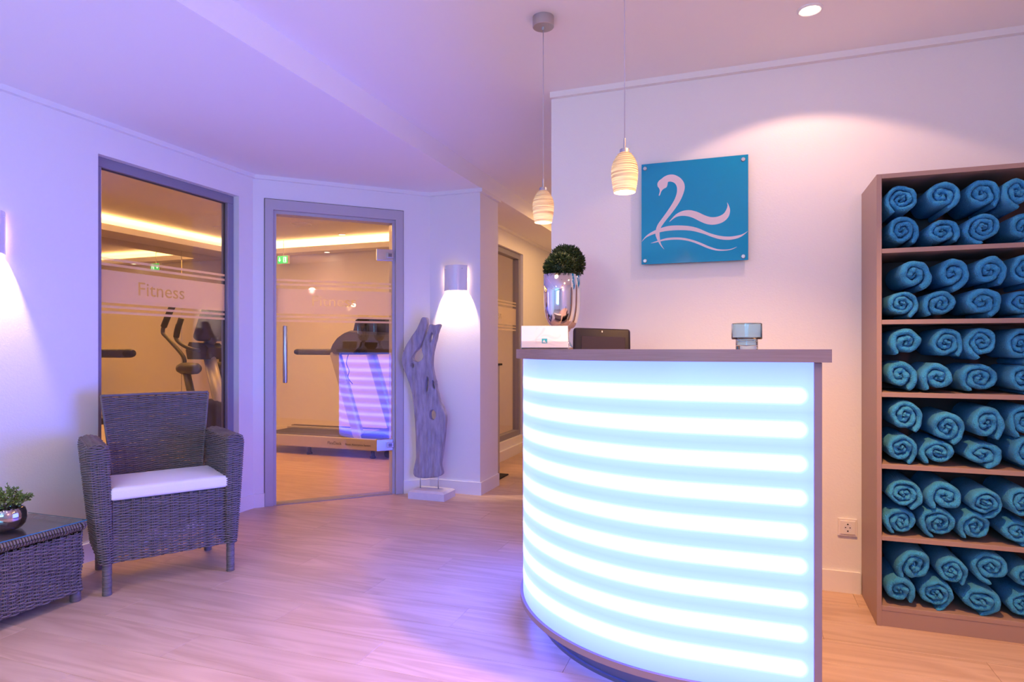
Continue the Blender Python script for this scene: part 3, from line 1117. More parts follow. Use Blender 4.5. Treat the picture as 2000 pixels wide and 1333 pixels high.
def band(name, off0, off1, z0, z1, mat, parent, end0=0.0, uv=False, back=YS - .016):
    a = counter_path(off0, end=end0, back=back)
    b = counter_path(off1, end=end0, back=back)
    n = len(a)
    mb = MB()
    vs = [(x - CX, y - CY, z0) for x, y in a] + [(x - CX, y - CY, z1) for x, y in a] + [(x - CX, y - CY, z0) for x, y in b] + [(x - CX, y - CY, z1) for x, y in b]
    fs = []
    for i in range(n - 1):
        fs.append((i + 1, i, n + i, n + i + 1))
        fs.append((2 * n + i, 2 * n + i + 1, 3 * n + i + 1, 3 * n + i))
        fs.append((n + i, 3 * n + i, 3 * n + i + 1, n + i + 1))
        fs.append((i, i + 1, 2 * n + i + 1, 2 * n + i))
    fs.append((0, 2 * n, 3 * n, n))
    fs.append((n - 1, 2 * n - 1, 4 * n - 1, 3 * n - 1))
    mb.add(vs, fs)
    o = obj(name, mb, mat, parent, auto=30)
    if uv:
        me = o.data
        lay = me.uv_layers.new(name='UVMap')
        cum = [0]
        for i in range(1, n):
            cum.append(cum[-1] + math.dist(a[i], a[i - 1]))
        for lp in me.loops:
            i = lp.vertex_index % n
            lay.data[lp.index].uv = (cum[i], me.vertices[lp.vertex_index].co.z)
    return o


ZT = 1.1488
band('light_panel', 0.0, -0.012, 0.118, ZT - .0385, panel_mat(2.5), ct, uv=True)
ps = band('panel_lip', 0.012, -0.03, 0.096, 0.118, M['counter_side'], ct, end0=.02)
band('plinth', -0.085, -0.105, 0.0, 0.096, M['plinth'], ct)
band('plinth_rim', -0.075, -0.085, 0.0, 0.012, M['plinth'], ct)
band('inner_wall', -0.30, -0.315, 0.0, ZT - .0385, M['counter_side'], ct)
o = obj('end_panel', MB().rbox(XEND, XEND + .022, CY - CR - .002, CY - CR + .44, 0.0, ZT - .0385, .0015, 1), M['counter_side'])
o.parent = ct
o.matrix_parent_inverse = inv
o = obj('desk_top', MB().rbox(-.30, XEND, CY - CR + .30, CY - CR + .75, .73, .755, .003, 1), M['counter_side'])
o.parent = ct
o.matrix_parent_inverse = inv
o = obj('desk_support', MB().box(-.29, -.27, CY - CR + .34, CY - CR + .70, 0, .73), M['counter_side'])
o.parent = ct
o.matrix_parent_inverse = inv
o = obj('desk_support', MB().box(XEND - .03, XEND - .01, CY - CR + .46, CY - CR + .70, 0, .73), M['counter_side'])
o.parent = ct
o.matrix_parent_inverse = inv
wt = band('countertop', 0.030, -0.40, ZT - .038, ZT, M['top'], ct, end0=0.0445)

# leaflet holder at the left end of the counter
pc = W(1064, 683, 2.60)
hz = thing('leaflet_holder', 'clear acrylic holder with white leaflets at the left end of the counter', 'holder', (pc.x, pc.y, ZT), YAW)
tilt = Matrix.Rotation(math.radians(-14), 4, 'X')
lw_, lh_ = .19, .096
obj('acrylic_stand', MB().box(-.100, .100, .012, .015, 0, .098, tilt).box(-.100, .100, -.030, .05, 0, .003).box(-.1, .1, -.016, -.0135, 0, .03, tilt), M['acrylic'], hz)
lf = obj('leaflet', MB().rbox(-lw_ / 2, lw_ / 2, -.011, .0105, .004, lh_, .001, 1, tilt), M['card'], hz)


def flat_poly(name, pts, mat, parent, to3):
    V, Fc = fill_polys([[tuple(p) for p in pts]])
    me = bpy.data.meshes.new(name)
    me.from_pydata([tuple(to3(v.x, v.y)) for v in V], [], Fc)
    me.materials.append(mat)
    me.update()
    return link(bpy.data.objects.new(name, me), parent)


NECK = [(325, 488), (335, 450), (330, 425), (315, 405), (312, 380), (325, 355), (350, 335), (385, 310), (430, 295), (480, 298), (530, 325), (562, 365), (572, 410), (562, 460), (535, 525), (495, 590), (450, 650), (400, 710), (365, 755), (343, 790), (333, 830), (335, 880), (345, 930), (360, 960), (378, 986), (350, 960), (325, 925), (305, 885), (293, 845), (300, 795), (320, 750), (365, 690), (420, 615), (465, 545), (490, 490), (500, 440), (495, 400), (475, 372), (445, 360), (415, 362), (410, 380), (405, 400), (395, 415), (370, 428), (350, 450), (337, 484)]
WING = [(425, 733), (460, 690), (500, 655), (555, 630), (620, 623), (690, 640), (760, 672), (820, 688), (880, 682), (930, 655), (955, 615), (965, 580), (961, 552), (980, 590), (987, 630), (975, 680), (940, 722), (890, 748), (830, 758), (770, 750), (710, 725), (650, 695), (590, 678), (530, 677), (480, 693)]
WAVE1 = [(158, 918), (200, 865), (260, 825), (330, 795), (420, 770), (520, 765), (620, 772), (700, 792), (800, 835), (900, 862), (990, 868), (1070, 855), (1110, 840), (1146, 818), (1100, 860), (1050, 885), (980, 898), (900, 893), (820, 870), (740, 840), (640, 815), (540, 808), (440, 812), (350, 825), (260, 852), (200, 880)]
WAVE2 = [(248, 930), (320, 905), (400, 883), (480, 876), (560, 880), (640, 897), (720, 925), (800, 960), (880, 985), (960, 988), (1010, 978), (1050, 963), (1010, 985), (950, 998), (870, 998), (790, 978), (700, 940), (620, 912), (540, 898), (460, 897), (380, 905), (300, 922)]


def unit(p):
    u = (p[0] - 157) / 992.0
    top = 203 - 98 * u
    bot = 1128 - 43 * u
    return u, 1 - (p[1] - top) / (bot - top)


for nm, sh in (('swan_neck_print', NECK), ('swan_wing_print', WING), ('wave_print', WAVE1), ('wave_print', WAVE2)):
    pts = spline([unit(p) for p in sh], 3)
    flat_poly(nm, pts, M['card_print'], lf, lambda u, v: tilt @ Vector((-.06 + u * .15, -.0116, -.002 + v * .12 if v * .12 < .09 else .088)))
flat_poly('teal_logo', [(-.012, .022), (.010, .022), (.010, .042), (-.012, .042)], M['teal_print'], lf, lambda x, y: tilt @ Vector((x, -.0120, y)))
flat_poly('logo_mark', [(-.010, .026), (.008, .024), (.000, .030), (-.003, .038), (-.006, .031)], M['card'], lf, lambda x, y: tilt @ Vector((x, -.0124, y)))


# vases with box balls
def vase(px, d, R, H, ballr, label, seed, n_leaf):
    q = W(px, 683, d)
    t = thing('topiary_vase', label, 'potted plant', (q.x, q.y, ZT), 0)
    prof = [(.001, 0), (R * .62, 0), (R * .64, .008), (R * .52, .016), (R * .28, .036), (R * .22, .060), (R * .22, .080), (R * .30, .092), (R * .32, .098)]
    for k in range(1, 13):
        a = k / 12 * PI / 2
        prof.append((R * (.32 + .67 * math.sin(a) ** .85), .098 + (H - .098) * .52 * (1 - math.cos(a))))
    prof += [(R * 1.0, H * .75), (R * 1.01, H), (R * .96, H), (R * .95, H * .8), (R * .8, H * .5)]
    obj('vase', MB().lathe(prof, n=64, cap=False), M['chrome'], t, smooth=True)
    ball = (0, 0, H + ballr * .42)
    obj('soil', MB().lathe([(R * .93, H * .9), (.001, H * .95)], n=24, cap=False), M['stem'], t)
    r_ = np.random.default_rng(seed)
    V, Q = [], []
    for i in range(n_leaf):
        z = r_.uniform(-.75, 1)
        a = r_.uniform(0, 2 * PI)
        s = math.sqrt(1 - z * z)
        n_ = Vector((s * math.cos(a), s * math.sin(a), z))
        rad = ballr * r_.uniform(.70, .97)
        c_ = Vector(ball) + n_ * rad
        dr = (n_ + Vector(r_.normal(0, .40, 3))).normalized()
        side = dr.cross(Vector(r_.normal(0, 1, 3))).normalized()
        ln, wd = r_.uniform(.014, .022), r_.uniform(.0025, .0042)
        up = dr.cross(side) * wd * .5
        o = len(V)
        V += [c_, c_ + dr * ln * .45 + side * wd + up, c_ + dr * ln, c_ + dr * ln * .45 - side * wd + up]
        Q.append((o, o + 1, o + 2, o + 3))
    fo = npobj('foliage', np.array([tuple(v) for v in V]), np.array(Q), M['leaf_dark'], t, smooth=False)
    fo['kind'] = 'stuff'
    core = MB().lathe([(ballr * .86 * math.sin(PI * k / 12) + .0005, -ballr * .86 * math.cos(PI * k / 12)) for k in range(13)], c=ball, n=24)
    obj('leaf_core', core, M['leaf_dark'], t, smooth=True)
    return t


vase(1093, 2.80, .070, .326, .063, 'front chrome vase with the smaller dark green box ball', 3, 2600)
vase(1106, 3.06, .070, .375, .084, 'rear chrome vase with the larger, higher dark green box ball', 4, 3200)

# till display on the lower desk, its top over the counter
pt_ = W(1176, 683, 2.62)
td = thing('till_display', 'black flat display screen rising behind the counter beside the leaflet holder', 'monitor', (pt_.x, pt_.y, .755), YAW + .0)
Tm = Matrix.Translation((0, 0, .37)) @ Matrix.Rotation(math.radians(-14), 4, 'X') @ Matrix.Rotation(math.radians(2.0), 4, 'Y')
ob = obj('housing', MB().rbox(-.118, .118, 0, .035, -.13, .116, .012, 3, Tm), M['black'], td, auto=40)
obj('screen', MB().rbox(-.085, .095, -.002, .002, -.10, .078, .001, 1, Tm), M['screen'], td)
obj('bezel_mark', MB().box(-.002, .002, -.001, .001, .096, .103, Tm), M['alu'], td)
obj('stand', MB().lathe([(.09, 0), (.09, .01), (.02, .018), (.018, .27)], c=(0, .06, 0), n=24), M['black'], td, auto=40)

# tea-light glass
pg = W(1458.5, 683, 2.13)
tl = thing('tealight_glass', 'blue tinted stepped glass tealight holder on the counter', 'candle holder', (pg.x, pg.y, ZT))
prof = [(.001, 0), (.034, 0), (.035, .003), (.035, .030), (.036, .032), (.047, .033), (.0485, .036), (.0485, .084), (.047, .086), (.0450, .084), (.0440, .040), (.030, .034), (.030, .014), (.001, .012)]
obj('glass_body', MB().lathe(prof, n=48, cap=False), M['blue_glass'], tl, auto=35)


# ------------------------------------------------------------------ pendant lamps
def pendant(px, d, zb, label, ztop, seed=0):
    q = W(px, 400, d)
    t = thing('pendant_lamp', label, 'lamp', (q.x, q.y, zb), seed, 'pendant lamps over the counter')
    R, H = .0455, .135
    prof = []
    N = 17
    for k in range(N + 1):
        s = k / N
        r = R * (0.82 + .18 * math.sin(min(1, s * 2.0) * PI / 2)) if s < .5 else R * (1 - .62 * ((s - .5) / .5) ** 2.2)
        z = H * s
        prof.append((r * .965, z))
        prof.append((r * 1.015, z + H / N * .35))
    prof = prof[:-1]
    obj('shade', MB().lathe(prof, n=48, cap=False), M['shade'], t, auto=60)
    obj('bulb', MB().lathe([(.001, .008), (.028, .012), (.034, .024), (.028, .045), (.014, .065), (.001, .07)], n=24, cap=False), M['bulb'], t, smooth=True)
    obj('cap', MB().lathe([(.001, H - .012), (.0165, H - .012), (.0165, H + .010), (.015, H + .013), (.001, H + .013)], n=24), M['alu'], t, auto=40)
    obj('cord_grip', MB().lathe([(.004, H + .012), (.004, H + .045), (.003, H + .05)], n=12), M['alu'], t, auto=40)
    obj('cord', MB().tube([(0, 0, H + .045), (0, 0, ztop - zb - .02)], .0018, 6), M['cable'], t, smooth=True)
    cp = obj('ceiling_canopy', MB().lathe([(.001, ztop - zb - .043), (.043, ztop - zb - .043), (.045, ztop - zb - .041), (.045, ztop - zb), (.001, ztop - zb)], n=40), M['alu'], t, auto=40)
    obj('cord_nipple', MB().lathe([(.006, ztop - zb - .055), (.007, ztop - zb - .043)], n=12), M['alu'], cp)
    light('pendant_light', 'POINT', (q.x, q.y, zb - .02), 2.2, (1.0, .62, .30), .03)
    return t


ZP = 1.683
pendant(1061, 2.70, ZP, 'left, farther pendant lamp with a glowing ribbed shade', ZH)
pendant(1220, 2.18, ZP, 'right, nearer pendant lamp with a glowing ribbed shade beside the swan sign', ZH, 1.3)

# recessed spot
sp_ = W(1582, 18, (ZH - CH) * F / (HOR - 18))
t = thing('recessed_spotlight', 'bright recessed spotlight in the high ceiling above the towel shelf', 'spotlight', (sp_.x, sp_.y, ZH))
obj('ring', MB().lathe([(.050, 0), (.050, -.004), (.043, -.008), (.036, -.006), (.034, 0)], n=36), M['trim'], t, auto=40)
obj('lens', MB().lathe([(.033, -.002), (.030, -.010), (.001, -.012)], n=28, cap=False), M['spot_lens'], t, smooth=True)
light('spot_beam', 'SPOT', (sp_.x, sp_.y, ZH - .03), 19, (1.0, .56, .36), .03, spot=130, blend=.14)


# ------------------------------------------------------------------ sconces, local -y out of wall, origin at wall bottom centre
def sconce(loc, rz, label):
    t = thing('wall_sconce', label, 'wall lamp', loc, rz, 'white wall lamps')
    Wd, H, D = .20, .20, .085
    nseg = 16
    mb = MB()
    vs = []
    for th_ in (0, .006):
        for z in (0, H):
            for k in range(nseg + 1):
                s = -1 + 2 * k / nseg
                y = -(D - .066 * s * s) + th_
                vs.append((s * (Wd / 2), y, z))
    m_ = nseg + 1
    fs = []
    for k in range(nseg):
        fs.append((k, k + 1, m_ + k + 1, m_ + k))
        fs.append((2 * m_ + k + 1, 2 * m_ + k, 3 * m_ + k, 3 * m_ + k + 1))
        fs.append((m_ + k, m_ + k + 1, 3 * m_ + k + 1, 3 * m_ + k))
        fs.append((k + 1, k, 2 * m_ + k, 2 * m_ + k + 1))
    fs.append((0, m_, 3 * m_, 2 * m_))
    fs.append((m_ - 1, 3 * m_ - 1, 4 * m_ - 1, 2 * m_ - 1))
    obj('curved_shade', mb.add(vs, fs), M['ceramic'], t, auto=40)
    obj('back_plate', MB().rbox(-.05, .05, -.012, 0, .02, H - .02, .002, 1), M['ceramic'], t)
    obj('top_baffle', MB().box(-.075, .075, -.060, -.006, H - .03, H - .024), M['ceramic'], t)
    obj('lamp_holder', MB().lathe([(.016, .162), (.02, .164), (.02, H - .03)], c=(0, -.04, 0), n=20), M['alu'], t, smooth=True)
    obj('bulb', MB().lathe([(.001, .1535), (.012, .155), (.015, .159), (.014, .163)], c=(0, -.04, 0), n=20, cap=False), M['sconce_led'], t, smooth=True)
    R_ = Matrix.Translation(loc) @ Matrix.Rotation(rz, 4, 'Z')
    p = R_ @ Vector((0, -.066, .150))
    light('sconce_down_light', 'SPOT', p, 60, (1.0, .72, .46), .008, spot=72, blend=.12)
    p = R_ @ Vector((0, -.040, .085))
    light('sconce_glow', 'POINT', p, 1.1, (1.0, .60, .36), .02)
    return t


pm_ = onY(887.5, 568, 4.65 - .04)
sconce((pm_.x, 4.65, 1.612), 0, 'white curved wall lamp on the pier above the driftwood sculpture')
sconce((XL, 1.958, 1.60), PI / 2, 'white curved wall lamp at the left edge above the wicker table')

# ------------------------------------------------------------------ swan sign
tl_, tr_ = onY(1253, 321, YS - .035), onY(1461.5, 302.5, YS - .035)
bl_, br_ = onY(1253, 517, YS - .035), onY(1461, 508.5, YS - .035)
sx0, sx1 = tl_.x, tr_.x
sz0, sz1 = (bl_.z + br_.z) / 2, (tl_.z + tr_.z) / 2
sg = thing('swan_sign', 'square turquoise glass sign with a pale swan over waves', 'sign', (sx0, YS, sz0))
SW, SH = sx1 - sx0, sz1 - sz0
obj('glass_plate', MB().rbox(0, SW, -.037, -.030, 0, SH, .001, 1), M['sign'], sg)
for k, (nm, sh) in enumerate((('swan_neck', NECK), ('swan_wing', WING), ('wave', WAVE1), ('wave', WAVE2))):
    pts = spline([unit(p) for p in sh], 4)
    pts = [(min(max(u, .0), 1), v) for u, v in pts]
    flat_poly(nm, pts, M['logo'], sg, lambda u, v: Vector((u * SW, -.0374 - k * .00006, v * SH)))
for u in (.035, .955):
    for v in (.035, .955):
        b_ = obj('screw_cap', MB().lathe([(.010, 0), (.010, .003), (.008, .005), (.001, .005)], n=18, mat=Matrix.Translation((u * SW, -.037, v * SH)) @ Matrix.Rotation(PI / 2, 4, 'X')), M['alu'], sg, auto=40)
        obj('spacer', MB().lathe([(.007, -.037), (.007, 0)], n=12, mat=Matrix.Translation((u * SW, -.037, v * SH)) @ Matrix.Rotation(PI / 2, 4, 'X')), M['alu'], b_, smooth=True)

# ------------------------------------------------------------------ socket
so_ = onY(1655, 1030, YS)
sk = thing('wall_socket', 'white square power socket on the wall beside the towel shelf', 'socket', (so_.x, YS, so_.z))
obj('cover_plate', MB().rbox(-.041, .041, -.010, 0, -.041, .041, .002, 2), M['white_plastic'], sk)
ins = obj('insert', MB().rbox(-.032, .032, -.014, -.008, -.032, .032, .002, 2), M['white_plastic'], sk)
RX = Matrix.Rotation(PI / 2, 4, 'X')
obj('socket_well', MB().lathe([(.021, .0142), (.019, .0150), (.0185, .0145)], n=30, cap=False, mat=RX), M['trim'], sk, smooth=True)
obj('well_floor', MB().lathe([(.0185, .0142), (.001, .0143)], n=30, cap=False, mat=RX), M['card_print'], sk)
for x, z in ((-.0095, 0), (.0095, 0)):
    obj('pin_hole', MB().lathe([(.0028, .0146), (.001, .0147)], n=12, mat=Matrix.Translation((x, 0, z)) @ RX), M['hole'], sk)
obj('earth_clip', MB().box(-.003, .003, -.0155, -.014, .013, .019).box(-.003, .003, -.0155, -.014, -.019, -.013), M['hole'], sk)

# ------------------------------------------------------------------ towel shelf
SX0, SX1, SY0, SY1 = .525, 1.205, 3.017, YS - .004
zb_ = [1.566, 1.271, .9695, .672, .374, .084]
sh_ = thing('towel_shelf', 'tall taupe open shelf unit filled with rolled turquoise towels', 'shelf', (SX0, SY0, 0))
inv2 = Matrix.Translation((-SX0, -SY0, 0))


def shpart(name, mb, mat):
    o = obj(name, mb, mat)
    o.parent = sh_
    o.matrix_parent_inverse = inv2
    return o


TK = .019
shpart('side_panel', MB().rbox(SX0, SX0 + TK, SY0, SY1, 0, 1.876, .001, 1), M['shelf'])
shpart('side_panel', MB().rbox(SX1 - TK, SX1, SY0, SY1, 0, 1.876, .001, 1), M['shelf'])
shpart('top_board', MB().rbox(SX0 + TK, SX1 - TK, SY0, SY1, 1.857, 1.876, .001, 1), M['shelf'])
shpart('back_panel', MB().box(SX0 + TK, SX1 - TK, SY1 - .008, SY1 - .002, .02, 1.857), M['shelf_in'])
for z in zb_:
    shpart('shelf_board', MB().rbox(SX0 + TK, SX1 - TK, SY0 + .002, SY1 - .009, z - TK, z, .001, 1), M['shelf'])
shpart('plinth', MB().box(SX0 + TK, SX1 - TK, SY0 + .004, SY0 + .02, 0, .084 - TK), M['shelf'])


def towel_mesh(a, b, turns, phase, tail, seed, length=.29):
    r_ = np.random.default_rng(seed)
    per = 44
    n = int(per * turns)
    f0 = .10
    sp = (1 - f0) / turns
    ph = r_.uniform(0, 6, 8)
    prof = [(-1, length), (-1, .10), (-1, .030), (-.97, .014), (-.86, .004), (-.62, -.003), (-.3, -.0065), (0, -.0075), (.3, -.0065), (.62, -.003), (.86, .004), (.97, .014), (1, .030), (1, .10), (1, length)]
    m_ = len(prof)
    V = np.zeros((n + 1 + 2, m_, 3))
    dirn = -1 if r_.random() < .7 else 1
    end = phase if dirn > 0 else -PI - phase        # loose end low on the right, or low on the left
    if dirn < 0:
        end = phase
        phase = -end - turns * 2 * PI
    else:
        end = -PI - phase
        phase = end - turns * 2 * PI
    for i in range(n + 3):
        s = min(i, n) / n
        th = turns * 2 * PI * s
        f = f0 + (1 - f0) * s - sp * .5
        f += .05 * math.sin(2 * th / turns * 1.3 + ph[0]) * s * (1 - s) * 2 + .025 * math.sin(2.3 * th + ph[1]) + .014 * math.sin(5.1 * th + ph[2])
        # the loose end peels away
        k = max(0, (s - (1 - tail / turns)) / (tail / turns))
        f += .07 * k * k
        yfr = .008 * math.sin(1.1 * th + ph[3]) + .005 * math.sin(3.7 * th + ph[4]) + .010 * (1 - s) * math.sin(ph[5])
        hh = sp * .5 * (1.0 + .06 * math.sin(4.3 * th + ph[6]))
        if i > n:
            hh *= .62 if i == n + 1 else .02
            th += .06 / max(f, .3) if i == n + 1 else .09 / max(f, .3)
        if i == 0:
            hh *= .4
        for j, (tt, y) in enumerate(prof):
            rad = max(f + tt * hh, .012 * (1 + tt))
            pk = .020 * math.sin(9 * th + ph[7] + tt) * math.sin(2.7 * th + ph[2]) if abs(tt) < .9 else .012 * math.sin(8 * th + ph[7])
            rad += pk * (1 if y < .05 else 0)
            an = dirn * (th + phase)
            # flatten slightly towards the bottom, where the roll bears
            x, z = rad * math.cos(an), rad * math.sin(an)
            yy = y + (yfr if y < .06 else 0)
            V[i, j] = (x * a, yy, z * b)
    N = (n + 3)
    V2 = V.reshape(-1, 3)
    lim = 0.97 * b
    Q = []
    for i in range(N - 1):
        for j in range(m_ - 1):
            q = (i * m_ + j, i * m_ + j + 1, (i + 1) * m_ + j + 1, (i + 1) * m_ + j)
            Q.append(q if dirn > 0 else q[::-1])
    me = bpy.data.meshes.new('towel_roll')
    return V2, np.array(Q)


T = []  # (shelf, row, column, zx, zy, w, h, rot degrees, turns)
T += [(0, 1, i, *v) for i, v in enumerate([(400, 350, 290, 250, 10), (705, 318, 300, 255, -8), (1010, 310, 290, 275, 25), (1285, 290, 270, 265, 12)])]
T += [(0, 0, i, *v) for i, v in enumerate([(400, 590, 290, 250, 0), (710, 598, 300, 225, 8), (1020, 570, 320, 250, 5), (1318, 560, 280, 260, 0)])]
T += [(1, 1, i, *v) for i, v in enumerate([(490, 925, 315, 255, -20), (785, 915, 290, 270, -5), (1070, 900, 290, 270, 0), (1340, 890, 270, 285, 0)])]
T += [(1, 0, i, *v) for i, v in enumerate([(400, 1155, 285, 230, 0), (695, 1150, 300, 235, 0), (1010, 1145, 330, 265, 0), (1315, 1145, 280, 240, 0)])]
T += [(2, 1, i, *v) for i, v in enumerate([(440, 1445, 290, 250, 0), (735, 1455, 300, 265, 5), (1015, 1445, 290, 265, -12), (1315, 1465, 300, 290, 0)])]
T += [(2, 0, i, *v) for i, v in enumerate([(388, 1698, 285, 255, 0), (675, 1727, 290, 255, 0), (1000, 1745, 350, 255, -12), (1335, 1730, 320, 250, 0)])]
T += [(3, 1, i, *v) for i, v in enumerate([(422, 2010, 300, 265, 5), (740, 2100, 305, 280, -8), (1050, 2070, 310, 295, -8), (1345, 2050, 280, 290, 0)])]
T += [(3, 0, i, *v) for i, v in enumerate([(392, 2270, 285, 250, 0), (680, 2300, 310, 215, 0), (1010, 2330, 365, 225, -4), (1355, 2335, 310, 290, 0)])]
T += [(4, 1, i, *v) for i, v in enumerate([(415, 2610, 320, 235, -12), (735, 2635, 320, 265, -10), (1035, 2680, 310, 235, -20), (1320, 2680, 300, 260, 0)])]
T += [(4, 0, i, *v) for i, v in enumerate([(392, 2825, 285, 235, -6), (680, 2865, 310, 265, -10), (965, 2885, 290, 260, -8), (1290, 2920, 350, 220, 0)])]
T += [(5, 1, i, *v) for i, v in enumerate([(500, 3165, 290, 300, -35), (775, 3200, 270, 245, 0), (1080, 3170, 330, 270, 5), (1345, 3250, 280, 220, 0)])]
T += [(5, 0, i, *v) for i, v in enumerate([(380, 3350, 270, 250, 10), (655, 3410, 305, 255, -12), (995, 3440, 365, 240, -10), (1325, 3470, 300, 230, 0)])]
shelf_n = ['top shelf', 'second shelf down', 'third shelf down', 'fourth shelf down', 'fifth shelf down', 'bottom shelf']
col_n = ['leftmost', 'second from left', 'third from left', 'rightmost']
row_n = ['lower row', 'upper row']
for si, ro, ci, zx, zy, tw, thh, rot in T:
    px, py = 1660 + zx / 3.92, 300 + zy / 3.92
    wpx, hpx = tw / 3.92, thh / 3.92
    YF = SY0 + (.020 if ro == 0 else .012) + random.uniform(-.014, .018)
    q = onY(px, py, YF)
    ql, qr = onY(px - wpx / 2, py, YF), onY(px + wpx / 2, py, YF)
    a = (qr.x - ql.x) / 2 * .99
    b = hpx / 2 * dY(px, YF) / F * .99
    cz = q.z
    if ro == 0:
        cz = max(cz, zb_[si] + b * .97)
    cx = max(q.x, SX0 + TK + a * .98)
    cx = min(cx, SX1 - TK - a * .98)
    seed = si * 31 + ro * 7 + ci * 3 + 5
    r_ = random.Random(seed)
    turns = r_.choice([2.3, 2.6, 2.8, 3.1])
    # the outer end finishes low on the right of the roll
    endang = math.radians(r_.choice([-62, -75, -50, -80]))
    V, Q = towel_mesh(a, b, turns, endang, .16, seed, length=.28)
    R2 = math.radians(rot) * .6
    x, z = V[:, 0].copy(), V[:, 2].copy()
    V[:, 0] = x * math.cos(R2) - z * math.sin(R2)
    V[:, 2] = x * math.sin(R2) + z * math.cos(R2)
    # bearing surfaces and side panel squash the roll
    zlow = zb_[si] + .001 - cz
    if ro == 0:
        V[:, 2] = np.maximum(V[:, 2], zlow)
    V[:, 0] = np.clip(V[:, 0], SX0 + TK + .001 - cx, SX1 - TK - .001 - cx)
    hi = (1.856 if si == 0 else zb_[si - 1] - TK) - .002 - cz
    V[:, 2] = np.minimum(V[:, 2], hi)
    o = npobj('rolled_towel', V, Q, M['towel'])
    o.location = (cx, YF, cz)
    tag(o, f'turquoise rolled towel, {col_n[ci]} in the {row_n[ro]} of the {shelf_n[si]}', 'towel', 'rolled towels on the shelf unit')


# ------------------------------------------------------------------ wicker
def weave(fn, length, z0, z1, stake=.045, pitch=.0056, rad=.0027, amp=.0060, closed=False, seg=4, jitter=.0008, seed=1):
    """horizontal weavers passing over and under stakes. fn(s, z) -> (point, normal) arrays"""
    r_ = np.random.default_rng(seed)
    rows = int((z1 - z0) / pitch)
    nst = max(2, int(round(length / stake)))
    if closed and nst % 2:
        nst += 1
    n = nst * seg
    s = np.linspace(0, 1, n + 1)
    if closed:
        s = s[:-1]
    k = s * nst
    ring = np.array([(math.cos(a), math.sin(a)) for a in (PI / 6 + np.arange(5) * 2 * PI / 5)])
    VV, QQ = [], []
    base = 0
    m = len(s)
    for r in range(rows):
        z = z0 + (r + .5) * pitch
        zz = z + jitter * np.sin(k * 1.7 + r_.uniform(0, 6)) + r_.normal(0, jitter * .4)
        P, N = fn(s, zz)
        off = amp * np.cos(PI * k + PI * r)
        P = P + N * off[:, None]
        rr = rad * r_.uniform(.9, 1.1)
        Z = np.array([0, 0, 1.0])
        ringv = P[:, None, :] + (N[:, None, :] * ring[None, :, 0:1] * rr * .8 + Z[None, None, :] * ring[None, :, 1:2] * rr * 1.4)
        VV.append(ringv.reshape(-1, 3))
        i = np.arange(m if closed else m - 1)
        i2 = (i + 1) % m
        for j in range(5):
            j2 = (j + 1) % 5
            QQ.append(np.stack([base + i * 5 + j, base + i2 * 5 + j, base + i2 * 5 + j2, base + i * 5 + j2], 1))
        base += m * 5
    return np.concatenate(VV), np.concatenate(QQ), nst


def stakes_mb(fn, nst, z0, z1, r=.0032, closed=False, nz=6, pair=.0035):
    mb = MB()
    for i in range(nst + (0 if closed else 1)):
        s = np.array([i / nst])
        for sg_ in (-1, 1):
            pts = []
            for q in range(nz + 1):
                z = z0 + (z1 - z0) * q / nz
                ds = sg_ * pair
                P, N = fn(s, np.array([z]))
                P2, _ = fn(np.clip(s + .002, 0, 1) if not closed else s + .002, np.array([z]))
                tdir = (P2 - P)
                L = np.linalg.norm(tdir)
                tdir = tdir / L if L > 1e-9 else tdir
                pts.append(Vector((P + tdir * ds)[0]))
            mb.tube(pts, r, 5)
    return mb


def rrect(s, x0, x1, y0, y1, r):
    """rounded rectangle perimeter param, s array in [0,1) -> xy, outward normal; starts mid front (y0)"""
    w_, h_ = x1 - x0, y1 - y0
    r = np.minimum(r, np.minimum(w_, h_) / 2 - 1e-4)
    segs = [w_ / 2 - r, PI / 2 * r, h_ - 2 * r, PI / 2 * r, w_ - 2 * r, PI / 2 * r, h_ - 2 * r, PI / 2 * r, w_ / 2 - r]
    tot = sum(segs)
    X = np.zeros_like(s)
    Y = np.zeros_like(s)
    NX = np.zeros_like(s)
    NY = np.zeros_like(s)
    L = (s % 1) * tot
    xm = (x0 + x1) / 2
    acc = np.zeros_like(s)
    corners = [(x1 - r, y0 + r, -PI / 2), (x1 - r, y1 - r, 0), (x0 + r, y1 - r, PI / 2), (x0 + r, y0 + r, PI)]
    lines = [(xm, y0, 1, 0, 0, -1), (x1, y0 + r, 0, 1, 1, 0), (x1 - r, y1, -1, 0, 0, 1), (x0, y1 - r, 0, -1, -1, 0), (x0 + r, y0, 1, 0, 0, -1)]
    for i, sg_ in enumerate(segs):
        d = L - acc
        msk = (d >= -1e-9) & (d <= sg_ + 1e-9)
        if i % 2 == 0:
            lx, ly, dx, dy, nx, ny = lines[i // 2]
            X = np.where(msk, lx + dx * d, X)
            Y = np.where(msk, ly + dy * d, Y)
            NX = np.where(msk, nx, NX)
            NY = np.where(msk, ny, NY)
        else:
            cx_, cy_, a0 = corners[i // 2]
            an = a0 + d / r
            X = np.where(msk, cx_ + r * np.cos(an), X)
            Y = np.where(msk, cy_ + r * np.sin(an), Y)
            NX = np.where(msk, np.cos(an), NX)
            NY = np.where(msk, np.sin(an), NY)
        acc = acc + sg_
    return X, Y, NX, NY


def wicker_part(name, fn, length, z0, z1, parent, closed=False, seed=1, stake=.045, pitch=.0056, core=None, **k):
    V, Q, nst = weave(fn, length, z0, z1, closed=closed, seed=seed, stake=stake, pitch=pitch, **k)
    part = obj(name, stakes_mb(fn, nst, z0, z1, closed=closed), M['wicker'], parent, smooth=True)
    o = npobj('woven_strands', V, Q, M['wicker'], part)
    o['kind'] = 'stuff'
    return part


